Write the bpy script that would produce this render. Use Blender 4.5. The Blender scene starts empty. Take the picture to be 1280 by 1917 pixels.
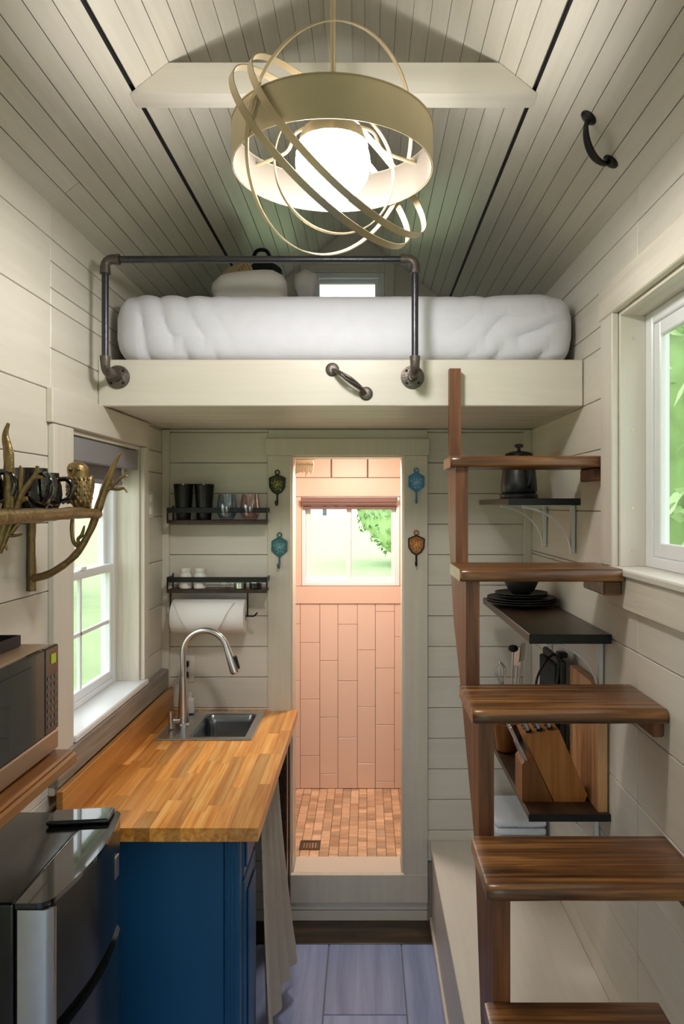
import bpy, bmesh, math, random
from mathutils import Vector, Matrix, noise

S = bpy.context.scene
COL = S.collection
random.seed(7)
PI = math.pi

# ------------------------------------------------------------------ camera
EYE = 1.81
FPX = 1350.0                       # focal length in pixels of the 1280x1917 frame
cam_d = bpy.data.cameras.new('camera')
cam = bpy.data.objects.new('camera', cam_d)
COL.objects.link(cam)
cam.location = (0, 0, EYE)
cam.rotation_euler = (PI / 2, 0, 0)
cam_d.sensor_fit = 'VERTICAL'
cam_d.sensor_height = 36.0
cam_d.lens = 36.0 * FPX / 1917.0
cam_d.shift_x = -(685 - 640) / 1917.0
cam_d.shift_y = -(958.5 - 945) / 1917.0
cam_d.clip_start = 0.02
S.camera = cam

# ------------------------------------------------------------------ sky, exposure
SKY = 3.2
w = bpy.data.worlds.new('sky')
S.world = w
w.use_nodes = True
bg = w.node_tree.nodes['Background']
bg.inputs['Color'].default_value = (0.93, 0.97, 1.0, 1)
bg.inputs['Strength'].default_value = SKY
S.view_settings.view_transform = 'Standard'
S.view_settings.look = 'None'
S.view_settings.gamma = 1.0
S.view_settings.exposure = 0.06
S.view_settings.use_curve_mapping = False
S.cycles.max_bounces = 6
S.cycles.diffuse_bounces = 4
S.cycles.glossy_bounces = 2
S.cycles.adaptive_threshold = .025
S.cycles.transparent_max_bounces = 10
S.cycles.caustics_reflective = False
S.cycles.caustics_refractive = False
LAMP_L = 114.0
BATH_W = 150.0

# ------------------------------------------------------------------ materials
def nodes(name):
    m = bpy.data.materials.new(name)
    m.use_nodes = True
    nt = m.node_tree
    b = nt.nodes['Principled BSDF']
    return m, nt, b

def rgb(h):
    h = h.lstrip('#')
    c = [int(h[i:i + 2], 16) / 255 for i in (0, 2, 4)]
    return tuple((x / 12.92 if x <= .04045 else ((x + .055) / 1.055) ** 2.4) for x in c) + (1,)

def plain(name, col, rough=.5, metal=0.0, var=.05, nscale=8.0, bump=.0, bscale=60.0, coat=0.0, spec=.5):
    m, nt, b = nodes(name)
    L = nt.links.new
    c = rgb(col) if isinstance(col, str) else tuple(col) + (1,)
    tc = nt.nodes.new('ShaderNodeTexCoord')
    n = nt.nodes.new('ShaderNodeTexNoise')
    n.inputs['Scale'].default_value = nscale
    n.inputs['Detail'].default_value = 2
    L(tc.outputs['Object'], n.inputs['Vector'])
    mix = nt.nodes.new('ShaderNodeMix'); mix.data_type = 'RGBA'
    mix.inputs['A'].default_value = tuple(x * (1 - var) for x in c[:3]) + (1,)
    mix.inputs['B'].default_value = tuple(min(1, x * (1 + var)) for x in c[:3]) + (1,)
    L(n.outputs['Fac'], mix.inputs['Factor'])
    L(mix.outputs['Result'], b.inputs['Base Color'])
    b.inputs['Roughness'].default_value = rough
    b.inputs['Metallic'].default_value = metal
    b.inputs['Specular IOR Level'].default_value = spec
    b.inputs['Coat Weight'].default_value = coat
    if bump:
        n2 = nt.nodes.new('ShaderNodeTexNoise')
        n2.inputs['Scale'].default_value = bscale
        n2.inputs['Detail'].default_value = 2
        L(tc.outputs['Object'], n2.inputs['Vector'])
        bp = nt.nodes.new('ShaderNodeBump')
        bp.inputs['Strength'].default_value = bump
        bp.inputs['Distance'].default_value = .004
        L(n2.outputs['Fac'], bp.inputs['Height'])
        L(bp.outputs['Normal'], b.inputs['Normal'])
    return m

def wood(name, cols, axis='Y', scale=9.0, stretch=14.0, rough=.45, rvar=.35, bump=.15, coat=0.0):
    """grain along axis; every object gets its own offset and brightness"""
    m, nt, b = nodes(name)
    L = nt.links.new
    tc = nt.nodes.new('ShaderNodeTexCoord')
    oi = nt.nodes.new('ShaderNodeObjectInfo')
    mp = nt.nodes.new('ShaderNodeMapping')
    sc = [scale * stretch / 2] * 3
    sc['XYZ'.index(axis)] = scale / 3
    mp.inputs['Scale'].default_value = sc
    mul = nt.nodes.new('ShaderNodeMath'); mul.operation = 'MULTIPLY'; mul.inputs[1].default_value = 37.0
    L(oi.outputs['Random'], mul.inputs[0])
    comb = nt.nodes.new('ShaderNodeCombineXYZ')
    for i in range(3):
        L(mul.outputs[0], comb.inputs[i])
    L(tc.outputs['Object'], mp.inputs['Vector'])
    L(comb.outputs[0], mp.inputs['Location'])
    n = nt.nodes.new('ShaderNodeTexNoise')
    n.inputs['Scale'].default_value = 1.0
    n.inputs['Detail'].default_value = 3
    n.inputs['Roughness'].default_value = .6
    n.inputs['Distortion'].default_value = .5
    L(mp.outputs[0], n.inputs['Vector'])
    cr = nt.nodes.new('ShaderNodeValToRGB')
    el = cr.color_ramp.elements
    el[0].position = .3; el[0].color = rgb(cols[0])
    el[1].position = .72; el[1].color = rgb(cols[-1])
    if len(cols) == 3:
        e = el.new(.5); e.color = rgb(cols[1])
    L(n.outputs['Fac'], cr.inputs['Fac'])
    hsv = nt.nodes.new('ShaderNodeHueSaturation')
    mr = nt.nodes.new('ShaderNodeMapRange')
    mr.inputs['To Min'].default_value = 1 - rvar
    mr.inputs['To Max'].default_value = 1 + rvar * .7
    L(oi.outputs['Random'], mr.inputs['Value'])
    L(mr.outputs[0], hsv.inputs['Value'])
    L(cr.outputs['Color'], hsv.inputs['Color'])
    L(hsv.outputs['Color'], b.inputs['Base Color'])
    b.inputs['Roughness'].default_value = rough
    b.inputs['Coat Weight'].default_value = coat
    b.inputs['Coat Roughness'].default_value = .25
    if bump:
        bp = nt.nodes.new('ShaderNodeBump')
        bp.inputs['Strength'].default_value = bump
        bp.inputs['Distance'].default_value = .003
        L(n.outputs['Fac'], bp.inputs['Height'])
        L(bp.outputs['Normal'], b.inputs['Normal'])
    return m

def glassmat(name, tint=(.97, .985, .98), gl=.02):
    m = bpy.data.materials.new(name); m.use_nodes = True
    nt = m.node_tree
    nt.nodes.remove(nt.nodes['Principled BSDF'])
    out = nt.nodes['Material Output']
    t = nt.nodes.new('ShaderNodeBsdfTransparent'); t.inputs[0].default_value = tint + (1,)
    g = nt.nodes.new('ShaderNodeBsdfGlossy'); g.inputs['Roughness'].default_value = .02
    lw = nt.nodes.new('ShaderNodeLayerWeight'); lw.inputs['Blend'].default_value = .5
    pw = nt.nodes.new('ShaderNodeMath'); pw.operation = 'POWER'; pw.inputs[1].default_value = 4.0
    ma = nt.nodes.new('ShaderNodeMath'); ma.operation = 'MULTIPLY_ADD'; ma.inputs[1].default_value = .7; ma.inputs[2].default_value = gl
    mx = nt.nodes.new('ShaderNodeMixShader')
    nt.links.new(lw.outputs['Facing'], pw.inputs[0]); nt.links.new(pw.outputs[0], ma.inputs[0])
    nt.links.new(ma.outputs[0], mx.inputs[0])
    nt.links.new(t.outputs[0], mx.inputs[1]); nt.links.new(g.outputs[0], mx.inputs[2])
    nt.links.new(mx.outputs[0], out.inputs['Surface'])
    return m

def emit(name, col, strength):
    m, nt, b = nodes(name)
    b.inputs['Base Color'].default_value = col + (1,)
    b.inputs['Emission Color'].default_value = col + (1,)
    b.inputs['Emission Strength'].default_value = strength
    return m

MAT = {}
MAT['paint'] = wood('cream_paint', ['#d9d2c6', '#ddd6ca', '#e0dacf'], 'Y', 6, 10, .42, .035, .10)
MAT['paint_x'] = wood('cream_paint_x', ['#d7d0c4', '#dbd4c8', '#ded8cd'], 'X', 6, 10, .42, .035, .10)
MAT['paint_z'] = wood('cream_paint_z', ['#d8d1c5', '#dcd5c9', '#e0dacf'], 'Z', 6, 10, .42, .03, .10)
MAT['grain_paint'] = wood('grainy_cream_paint', ['#cfc6b6', '#dcd4c6', '#e2dacd'], 'Y', 5, 16, .45, .03, .5)
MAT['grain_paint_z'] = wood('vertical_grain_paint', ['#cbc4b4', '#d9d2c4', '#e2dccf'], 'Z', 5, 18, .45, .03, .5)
MAT['gap'] = plain('joint_backing', '#a39a89', .8)
MAT['ceil'] = wood('ceiling_board_paint', ['#cbc4b6', '#d0c9bc', '#d5cfc2'], 'Y', 6, 10, .28, .04, .10)
MAT['gapdark'] = plain('ceiling_joint_backing', '#8d8677', .9)
MAT['casing'] = wood('door_casing_paint', ['#cec6b6', '#d3cbbb', '#d8d0c0'], 'Z', 6, 9, .4, .03, .06)
MAT['greyboard'] = wood('weathered_grey_board', ['#7d756b', '#948b80', '#a59b8e'], 'Y', 7, 14, .6, .05, .4)  # grey-brown apron board, darker than the wall paint
MAT['floor'] = wood('grey_floor_paint', ['#7f8cb2', '#919dc4', '#a2add3'], 'Y', 5, 8, .3, .12, .15)
MAT['floor_dark'] = wood('worn_dark_floor', ['#241d17', '#3a3026', '#5a4022'], 'X', 6, 6, .3, .1, .2)  # dark brown tone for the plank across the doorway end
MAT['vinyl'] = plain('white_vinyl', '#eef0f2', .3, var=.02)
MAT['glass'] = glassmat('window_glass')
MAT['clear'] = glassmat('clear_tumbler_glass', (.93, .95, .97), .07)
MAT['clear_blue'] = glassmat('blue_glint_glass', (.84, .90, .98), .12)  # bluish glint put into the glass colour as an even tint
MAT['clear_pink'] = glassmat('pink_glint_glass', (.97, .87, .88), .12)  # pinkish glint likewise tinted into the glass
MAT['shade'] = plain('roller_shade_fabric', '#8f8c90', .8, var=.05, bump=.2, bscale=300)
MAT['shade_warm'] = plain('brown_roller_shade', '#7d6058', .8, var=.05)
MAT['tile'] = plain('pink_wall_tile', '#e6c8b6', .28, var=.02)
MAT['bathpaint'] = plain('bath_trim_paint', '#e4c5b2', .4, var=.02)
MAT['grout'] = plain('dark_grout', '#8b6f60', .9)
MAT['mosaic'] = wood('mosaic_tile', ['#c59a74', '#dcb692', '#ebccae'], 'X', 14, 3, .35, .28, .1)
MAT['curb'] = plain('white_curb', '#ded3c4', .25, var=.02)
MAT['brass'] = plain('champagne_brass', '#d2c2a2', .42, .85, .15, 10, .1, 40)
MAT['brass_dark'] = plain('aged_brass', '#e2d3b2', .45, .65, .25, 6, .1, 40)
MAT['liner'] = plain('white_shade_liner', '#463f36', .6)  # pale liner darkened in colour to offset the globe's glare
MAT['globe'] = emit('glowing_globe', (1.0, .972, .92), LAMP_L)
MAT['bathlamp'] = emit('bath_lamp_glow', (1.0, .91, .81), BATH_W)
MAT['iron'] = plain('gunmetal_pipe', '#4a4b50', .35, .85, .2, 20, .15, 80)
MAT['fitting'] = plain('malleable_iron_fitting', '#6a625c', .45, .8, .35, 60, .4, 150)
MAT['black'] = plain('black_iron', '#17171a', .4, .3, .1)
MAT['bronze'] = plain('cast_bronze', '#8f7852', .40, .8, .4, 25, .6, 90)
MAT['glaze'] = plain('black_glaze', '#150f10', .08, 0, .5, 18, coat=1.0)
MAT['blackplastic'] = plain('black_plastic', '#141416', .35)
MAT['blackgloss'] = plain('gloss_black', '#0c0d0e', .06, coat=.6)
MAT['stone'] = plain('matte_black_stoneware', '#232426', .5, bump=.1)
MAT['steel'] = plain('brushed_steel', '#c9c8c6', .28, 1.0, .08, 30)
MAT['steel_dark'] = plain('dark_steel_bowl', '#8f9193', .26, 1.0, .1, 20)
MAT['copper'] = plain('coppery_steel', '#b89a80', .34, .7, .05, 4)
MAT['fridge'] = plain('fridge_black', '#0d0e0e', .16, 0, .2, 20, .05, 200)
MAT['fridgedoor'] = plain('black_stainless', '#1d2021', .2, .4, .1)
MAT['sheet'] = plain('grey_white_bedding', '#dedee9', .85, var=.04, nscale=20, bump=.15, bscale=90)
MAT['pillow'] = plain('pillow_cotton', '#e6e3e4', .85, var=.03, bump=.1)
MAT['darkcloth'] = plain('dark_cloth', '#1f2426', .9, bump=.3)
MAT['rope'] = plain('tan_cotton_cord', '#c9b08c', .9, bump=.6, bscale=200)
MAT['white'] = plain('white_ceramic', '#e9e6e0', .3, var=.02)
MAT['paper'] = plain('paper_towel', '#efecea', .9, var=.02, bump=.25, bscale=200)
MAT['towel'] = plain('pale_blue_towel', '#e0e8f5', .95, var=.05, bump=.6, bscale=250)
MAT['linen'] = plain('beige_linen', '#b9aea2', .95, var=.08, bump=.4, bscale=300)
MAT['blue'] = plain('navy_cabinet_paint', '#14507e', .42, var=.08, nscale=3)
MAT['block'] = wood('butcher_block', ['#c8772c', '#e39b46', '#f4bf74'], 'Y', 7, 16, .3, .34, .05, .3)
MAT['backsplash'] = wood('backsplash_wood', ['#bd7828', '#d08d3a', '#dfa253'], 'Y', 6, 14, .32, .2, .05, .3)
MAT['tread'] = wood('dark_stained_tread', ['#2f1b0d', '#6b4322', '#a5713b'], 'X', 7, 16, .32, .12, .25, .25)
MAT['stringer'] = wood('stained_stringer', ['#4a2a17', '#6d4227', '#8d5c3a'], 'Z', 7, 12, .45, .1, .3)
MAT['shelfwood'] = wood('dark_shelf_wood', ['#241811', '#3a2719', '#4a3424'], 'Y', 7, 14, .35, .1, .2)
MAT['cherry'] = wood('reddish_shelf_wood', ['#7a4a28', '#93602f', '#a5713d'], 'Y', 7, 14, .35, .1, .1)
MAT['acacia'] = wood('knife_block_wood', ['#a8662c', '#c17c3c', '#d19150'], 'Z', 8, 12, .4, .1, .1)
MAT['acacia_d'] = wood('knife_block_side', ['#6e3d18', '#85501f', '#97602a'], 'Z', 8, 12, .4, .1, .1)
MAT['maple'] = wood('cutting_board_wood', ['#b07c4e', '#cd9a6c', '#ddb287'], 'Z', 8, 12, .4, .1, .1)
MAT['hook_green'] = plain('verdigris_black_iron', '#3b3d24', .5, .4, .6, 60, .6, 90)
MAT['hook_teal'] = plain('teal_enamel_iron', '#3f6e72', .5, .2, .3, 60, .6, 90)
MAT['hook_blue'] = plain('blue_enamel_iron', '#4a86b0', .45, .2, .3, 60, .6, 90)
MAT['hook_orange'] = plain('rust_orange_iron', '#a0642c', .5, .3, .5, 60, .6, 90)
for k_, c_ in (('hook_green', '#a3a25e'), ('hook_teal', '#86b7ba'), ('hook_blue', '#a3cdea'), ('hook_orange', '#e0a862')):
    MAT[k_ + '_relief'] = plain(k_ + '_relief', c_, .45, .2, .2, 60)
MAT['lawn'] = plain('lawn_grass', '#9fb582', .9, var=.2, nscale=1.5)
MAT['leaf'] = plain('tree_leaves', '#7a9f55', .7, var=.4, nscale=5, bump=1.0, bscale=14)
MAT['leaf2'] = plain('pale_tree_leaves', '#a6c584', .7, var=.35, nscale=5, bump=1.0, bscale=14)
MAT['bark'] = plain('tree_bark', '#5b4a39', .9, bump=.6, bscale=30)
MAT['post'] = wood('yellow_pine_post', ['#c7b488', '#d9c89c'], 'Z', 6, 10, .6, .05, .1)
MAT['slate'] = plain('slate_blue_slat', '#5b6a76', .6)
MAT['sticker'] = plain('lime_sticker', '#b8c832', .5)
MAT['print'] = plain('grey_print', '#6a6864', .6)
MAT['drainmetal'] = plain('bronze_drain_grate', '#6d5a4c', .4, .7)

# ------------------------------------------------------------------ geometry kit
class G:
    def __init__(self):
        self.v = []; self.f = []
    def add(self, vs, fs):
        o = len(self.v)
        self.v += [Vector(p) for p in vs]
        self.f += [[i + o for i in f] for f in fs]
        return self
    def xf(self, M):
        self.v = [M @ p for p in self.v]
        return self
    def move(self, d):
        d = Vector(d); self.v = [p + d for p in self.v]
        return self
    def join(self, g):
        return self.add(g.v, g.f)
    def box(self, x0, x1, y0, y1, z0, z1, c=0.0):
        lo = (x0, y0, z0); hi = (x1, y1, z1)
        if c <= 0:
            vs = [(x, y, z) for x in (x0, x1) for y in (y0, y1) for z in (z0, z1)]
            return self.add(vs, [(0, 1, 3, 2), (4, 6, 7, 5), (0, 4, 5, 1), (2, 3, 7, 6), (0, 2, 6, 4), (1, 5, 7, 3)])
        c = min(c, (x1 - x0) * .49, (y1 - y0) * .49, (z1 - z0) * .49)
        vs = []; idx = {}
        for s in [(a, b, d) for a in (0, 1) for b in (0, 1) for d in (0, 1)]:
            for ax in range(3):
                p = []
                for k in range(3):
                    e = hi[k] if s[k] else lo[k]
                    if k != ax:
                        e += -c if s[k] else c
                    p.append(e)
                idx[(s, ax)] = len(vs); vs.append(p)
        fs = []
        for ax in range(3):
            b, d = [k for k in range(3) if k != ax]
            for sa in (0, 1):
                q = []
                for sb, sd in ((0, 0), (1, 0), (1, 1), (0, 1)):
                    s = [0, 0, 0]; s[ax] = sa; s[b] = sb; s[d] = sd
                    q.append(idx[(tuple(s), ax)])
                fs.append(q)
            for sb in (0, 1):
                for sd in (0, 1):
                    s0 = [0, 0, 0]; s0[b] = sb; s0[d] = sd; s1 = list(s0); s1[ax] = 1
                    fs.append([idx[(tuple(s0), b)], idx[(tuple(s1), b)], idx[(tuple(s1), d)], idx[(tuple(s0), d)]])
        for s in [(a, b, d) for a in (0, 1) for b in (0, 1) for d in (0, 1)]:
            fs.append([idx[(s, 0)], idx[(s, 1)], idx[(s, 2)]])
        return self.add(vs, fs)
    def rbox(self, x0, x1, y0, y1, z0, z1, r, n=8, disp=None):
        """box with round edges, evenly gridded so that it can be displaced"""
        bm = bmesh.new()
        cx, cy, cz = (x0 + x1) / 2, (y0 + y1) / 2, (z0 + z1) / 2
        hx, hy, hz = (x1 - x0) / 2, (y1 - y0) / 2, (z1 - z0) / 2
        r = min(r, hx, hy, hz)
        nn3 = n if isinstance(n, (tuple, list)) else (n, n, n)
        def ser(h, n):
            k = max(2, int(n))
            a = [-h + r * (1 - math.cos(PI / 2 * i / 3)) for i in range(3)]
            inner = [-h + r + (2 * h - 2 * r) * i / k for i in range(k + 1)]
            b = [-t for t in reversed(a)]
            out = []
            for t in a + inner + b:
                if not out or t - out[-1] > 1e-6:
                    out.append(t)
            return out
        H = (hx, hy, hz); SR = [ser(h, q) for h, q in zip(H, nn3)]
        cache = {}
        def vert(p):
            key = tuple(round(t, 6) for t in p)
            if key not in cache:
                q = Vector([max(-H[k] + r, min(H[k] - r, p[k])) for k in range(3)])
                d = Vector(p) - q
                if d.length > 1e-9:
                    q = q + d.normalized() * r
                    nn = d.normalized()
                else:
                    nn = Vector([(1 if p[k] > 0 else -1) if abs(abs(p[k]) - H[k]) < 1e-7 else 0 for k in range(3)]).normalized()
                P = q + Vector((cx, cy, cz))
                if disp:
                    P = P + nn * disp(P, nn)
                cache[key] = bm.verts.new(P)
            return cache[key]
        for ax in range(3):
            b, d = [k for k in range(3) if k != ax]
            for sgn in (-1, 1):
                for i in range(len(SR[b]) - 1):
                    for j in range(len(SR[d]) - 1):
                        q = []
                        for (u, v_) in ((i, j), (i + 1, j), (i + 1, j + 1), (i, j + 1)):
                            p = [0, 0, 0]; p[ax] = sgn * H[ax]; p[b] = SR[b][u]; p[d] = SR[d][v_]
                            q.append(vert(p))
                        if len(set(q)) >= 3:
                            try:
                                bm.faces.new(q)
                            except ValueError:
                                pass
        bm.verts.index_update()
        vs = [v_.co.copy() for v_ in bm.verts]
        fs = [[v_.index for v_ in f.verts] for f in bm.faces]
        bm.free()
        return self.add(vs, fs)
    def cyl(self, p0, p1, r0, r1=None, n=16, cap=True):
        r1 = r0 if r1 is None else r1
        return self.tube([p0, p1], [r0, r1], n, cap)
    def tube(self, pts, rad, n=8, cap=True, closed=False):
        pts = [Vector(p) for p in pts]
        if not isinstance(rad, (list, tuple)):
            rad = [rad] * len(pts)
        m = len(pts)
        tang = []
        for i in range(m):
            a = pts[(i - 1) % m] if (closed or i > 0) else pts[i]
            b = pts[(i + 1) % m] if (closed or i < m - 1) else pts[i]
            tang.append((b - a).normalized())
        t0 = tang[0]
        ref = Vector((0, 0, 1)) if abs(t0.z) < .9 else Vector((1, 0, 0))
        nrm = (ref - t0 * ref.dot(t0)).normalized()
        vs = []; fs = []
        for i in range(m):
            t = tang[i]
            nrm = (nrm - t * nrm.dot(t)).normalized()
            bi = t.cross(nrm)
            for k in range(n):
                a = 2 * PI * k / n
                vs.append(pts[i] + (nrm * math.cos(a) + bi * math.sin(a)) * rad[i])
        for i in range(m if closed else m - 1):
            j = (i + 1) % m
            for k in range(n):
                k2 = (k + 1) % n
                fs.append([i * n + k, i * n + k2, j * n + k2, j * n + k])
        if cap and not closed:
            fs.append(list(range(n))[::-1]); fs.append([(m - 1) * n + k for k in range(n)])
        return self.add(vs, fs)
    def lathe(self, prof, c=(0, 0, 0), n=24, axis='Z'):
        c = Vector(c); vs = []; fs = []
        for (r, z) in prof:
            for k in range(n):
                a = 2 * PI * k / n
                p = Vector((r * math.cos(a), r * math.sin(a), z))
                if axis == 'X': p = Vector((p.z, p.x, p.y))
                if axis == 'Y': p = Vector((p.x, p.z, p.y))
                vs.append(c + p)
        for i in range(len(prof) - 1):
            for k in range(n):
                k2 = (k + 1) % n
                fs.append([i * n + k, i * n + k2, (i + 1) * n + k2, (i + 1) * n + k])
        fs.append(list(range(n))[::-1]); fs.append([(len(prof) - 1) * n + k for k in range(n)])
        return self.add(vs, fs)
    def prism(self, poly, a0, a1, axis='Y'):
        """poly in the two other axes, in order (X,Z) for Y, (Y,Z) for X, (X,Y) for Z"""
        m = len(poly); vs = []
        for a in (a0, a1):
            for (p, q) in poly:
                vs.append({'Y': (p, a, q), 'X': (a, p, q), 'Z': (p, q, a)}[axis])
        fs = [list(range(m))[::-1], list(range(m, 2 * m))]
        for i in range(m):
            j = (i + 1) % m
            fs.append([i, j, m + j, m + i])
        return self.add(vs, fs)
    def ring(self, C, u, v, r, wid, thk, n=72):
        C, u, v = Vector(C), Vector(u).normalized(), Vector(v).normalized()
        nn = u.cross(v).normalized(); vs = []; fs = []
        for i in range(n):
            a = 2 * PI * i / n
            d = u * math.cos(a) + v * math.sin(a)
            for (dr, dw) in ((-thk / 2, -wid / 2), (thk / 2, -wid / 2), (thk / 2, wid / 2), (-thk / 2, wid / 2)):
                vs.append(C + d * (r + dr) + nn * dw)
        for i in range(n):
            j = (i + 1) % n
            for k in range(4):
                k2 = (k + 1) % 4
                fs.append([i * 4 + k, i * 4 + k2, j * 4 + k2, j * 4 + k])
        return self.add(vs, fs)
    def sheet(self, fn, nu, nv, thk, nrm):
        nrm = Vector(nrm) * thk; vs = []; fs = []
        for s in (0, 1):
            for i in range(nu + 1):
                for j in range(nv + 1):
                    vs.append(Vector(fn(i / nu, j / nv)) + nrm * s)
        N = (nu + 1) * (nv + 1); I = lambda s, i, j: s * N + i * (nv + 1) + j
        for i in range(nu):
            for j in range(nv):
                fs.append([I(0, i, j), I(0, i + 1, j), I(0, i + 1, j + 1), I(0, i, j + 1)])
                fs.append([I(1, i, j), I(1, i, j + 1), I(1, i + 1, j + 1), I(1, i + 1, j)])
        for i in range(nu):
            for j in (0, nv):
                fs.append([I(0, i, j), I(0, i + 1, j), I(1, i + 1, j), I(1, i, j)])
        for j in range(nv):
            for i in (0, nu):
                fs.append([I(0, i, j), I(0, i, j + 1), I(1, i, j + 1), I(1, i, j)])
        return self.add(vs, fs)
    def sphere(self, c, r, n=16, m=10, sx=1, sy=1, sz=1):
        prof = [(max(1e-4, r * math.sin(PI * i / m)), -r * math.cos(PI * i / m)) for i in range(m + 1)]
        g = G().lathe(prof, (0, 0, 0), n)
        return self.add([Vector((p.x * sx, p.y * sy, p.z * sz)) + Vector(c) for p in g.v], g.f)

def wloc(o):
    p = Vector((0, 0, 0))
    while o:
        p += o.location; o = o.parent
    return p

def tag(o, label=None, cat=None, group=None, kind=None):
    if label: o['label'] = label
    if cat: o['category'] = cat
    if group: o['group'] = group
    if kind: o['kind'] = kind
    return o

def link(name, g, mat, parent=None, smooth=False, label=None, cat=None, group=None, kind=None, origin=None):
    if parent is not None:
        base = wloc(parent)
    elif kind == 'structure':
        base = Vector((0, 0, 0))
    elif origin is not None:
        base = Vector(origin)
    else:
        xs = [p.x for p in g.v]; ys = [p.y for p in g.v]; zs = [p.z for p in g.v]
        base = Vector(((min(xs) + max(xs)) / 2, (min(ys) + max(ys)) / 2, min(zs)))
    me = bpy.data.meshes.new(name)
    me.from_pydata([p - base for p in g.v], [], g.f)
    bm = bmesh.new(); bm.from_mesh(me)
    bmesh.ops.recalc_face_normals(bm, faces=bm.faces)
    bm.to_mesh(me); bm.free()
    if smooth:
        me.polygons.foreach_set('use_smooth', [True] * len(me.polygons))
        me.set_sharp_from_angle(angle=math.radians(38 if smooth is True else smooth))
    me.materials.append(MAT[mat] if isinstance(mat, str) else mat)
    o = bpy.data.objects.new(name, me)
    COL.objects.link(o)
    if parent is not None:
        o.parent = parent
    else:
        o.location = base
    return tag(o, label, cat, group, kind)

def thing(name, loc, label, cat, group=None, kind=None):
    o = bpy.data.objects.new(name, None)
    o.empty_display_size = .05
    COL.objects.link(o); o.location = loc
    return tag(o, label, cat, group, kind)

def copy_tree(o, loc=None, parent=None, label=None, group=None):
    c = o.copy(); COL.objects.link(c); c.parent = parent
    if loc is not None: c.location = loc
    if label: c['label'] = label
    if group: c['group'] = group
    for ch in list(o.children):
        copy_tree(ch, None, c)
    return c

def at(px, py, d):
    """the point at depth d that stands at pixel (px,py) of the photograph"""
    return Vector(((px - 685) / FPX * d, d, EYE + (945 - py) / FPX * d))

def smoothpath(pts, k=6):
    pts = [Vector(p) for p in pts]; out = []
    for i in range(len(pts) - 1):
        p0 = pts[max(0, i - 1)]; p1 = pts[i]; p2 = pts[i + 1]; p3 = pts[min(len(pts) - 1, i + 2)]
        for j in range(k):
            t = j / k
            out.append(.5 * ((2 * p1) + (p2 - p0) * t + (2 * p0 - 5 * p1 + 4 * p2 - p3) * t * t + (3 * p1 - p0 - 3 * p2 + p3) * t ** 3))
    out.append(pts[-1])
    return out

def lerpr(rs, n):
    out = []
    for i in range(n):
        t = i / (n - 1) * (len(rs) - 1); a = min(int(t), len(rs) - 2)
        out.append(rs[a] + (rs[a + 1] - rs[a]) * (t - a))
    return out

# ------------------------------------------------------------------ the room's measures
XL, XR, XC = -.883, .717, -.083
Y0, YL, YB, YT, YG = -1.3, 2.374, 3.135, 4.09, 3.84
ZE, ZR, SL = 2.65, 3.29, .8
BT = .012                                   # board thickness

# ------------------------------------------------------------------ floor
fl = link('floor', G().box(XL - .1, XR + .1, Y0, YB, -.1, -.012), 'gapdark', kind='structure',
          label='dark blue grey painted plank floor of the aisle', cat='floor')
edges = [XL, -.746, -.449, -.152, .145, .442, XR]
for i in range(len(edges) - 1):
    for (a, b) in ((Y0, 1.30), (1.30, 2.56), (2.56, 2.972)) if i in (3, 1) else ((Y0, .9), (.9, 2.972)):
        link('plank', G().box(edges[i] + .0015, edges[i + 1] - .0015, a + .0015, b - .0015, -.012, 0, .002), 'floor', fl)
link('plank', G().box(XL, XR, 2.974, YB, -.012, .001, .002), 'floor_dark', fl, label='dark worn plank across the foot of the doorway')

# ------------------------------------------------------------------ walls
def holes_cut(rect, holes):
    rs = [rect]
    for (a0, a1, b0, b1) in holes:
        out = []
        for (x0, x1, z0, z1) in rs:
            if a0 >= x1 or a1 <= x0 or b0 >= z1 or b1 <= z0:
                out.append((x0, x1, z0, z1)); continue
            if z0 < b0: out.append((x0, x1, z0, b0))
            if z1 > b1: out.append((x0, x1, b1, z1))
            zz0, zz1 = max(z0, b0), min(z1, b1)
            if x0 < a0: out.append((x0, a0, zz0, zz1))
            if x1 > a1: out.append((a1, x1, zz0, zz1))
        rs = out
    return rs

WL = (2.136, 2.818, 1.125, 2.035)           # left window opening  y0 y1 z0 z1
WR = (.85, 2.046, 1.636, 2.356)             # right window opening
WB = (-.364, .190, 1.350, 1.855)            # bathroom window      x0 x1 z0 z1
WG = (-.300, .100, 2.56, 3.045)             # loft gable window
DR = (-.325, .1626, .212, 2.0236)           # bathroom doorway
YW = (Y0, Y0)

g = G()
for (a, b, c, d) in holes_cut((Y0 - .1, YT + .1, -.1, ZE + .02), [(WL[0] - .004, WL[1] + .004, WL[2] - .024, WL[3] + .004)]):
    g.box(XL - .11, XL - BT, a, b, c, d)
wl = link('wall_left', g, 'gap', kind='structure', label='cream painted board wall with the sash window and the branch shelf', cat='wall')
g = G()
for (a, b, c, d) in holes_cut((Y0 - .1, YT + .1, -.1, ZE + .02), [(WR[0] - .004, WR[1] + .004, WR[2] - .022, WR[3] + .004)]):
    g.box(XR + BT, XR + .13, a, b, c, d)
wr = link('wall_right', g, 'gap', kind='structure', label='cream painted board wall behind the stairs', cat='wall')

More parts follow.
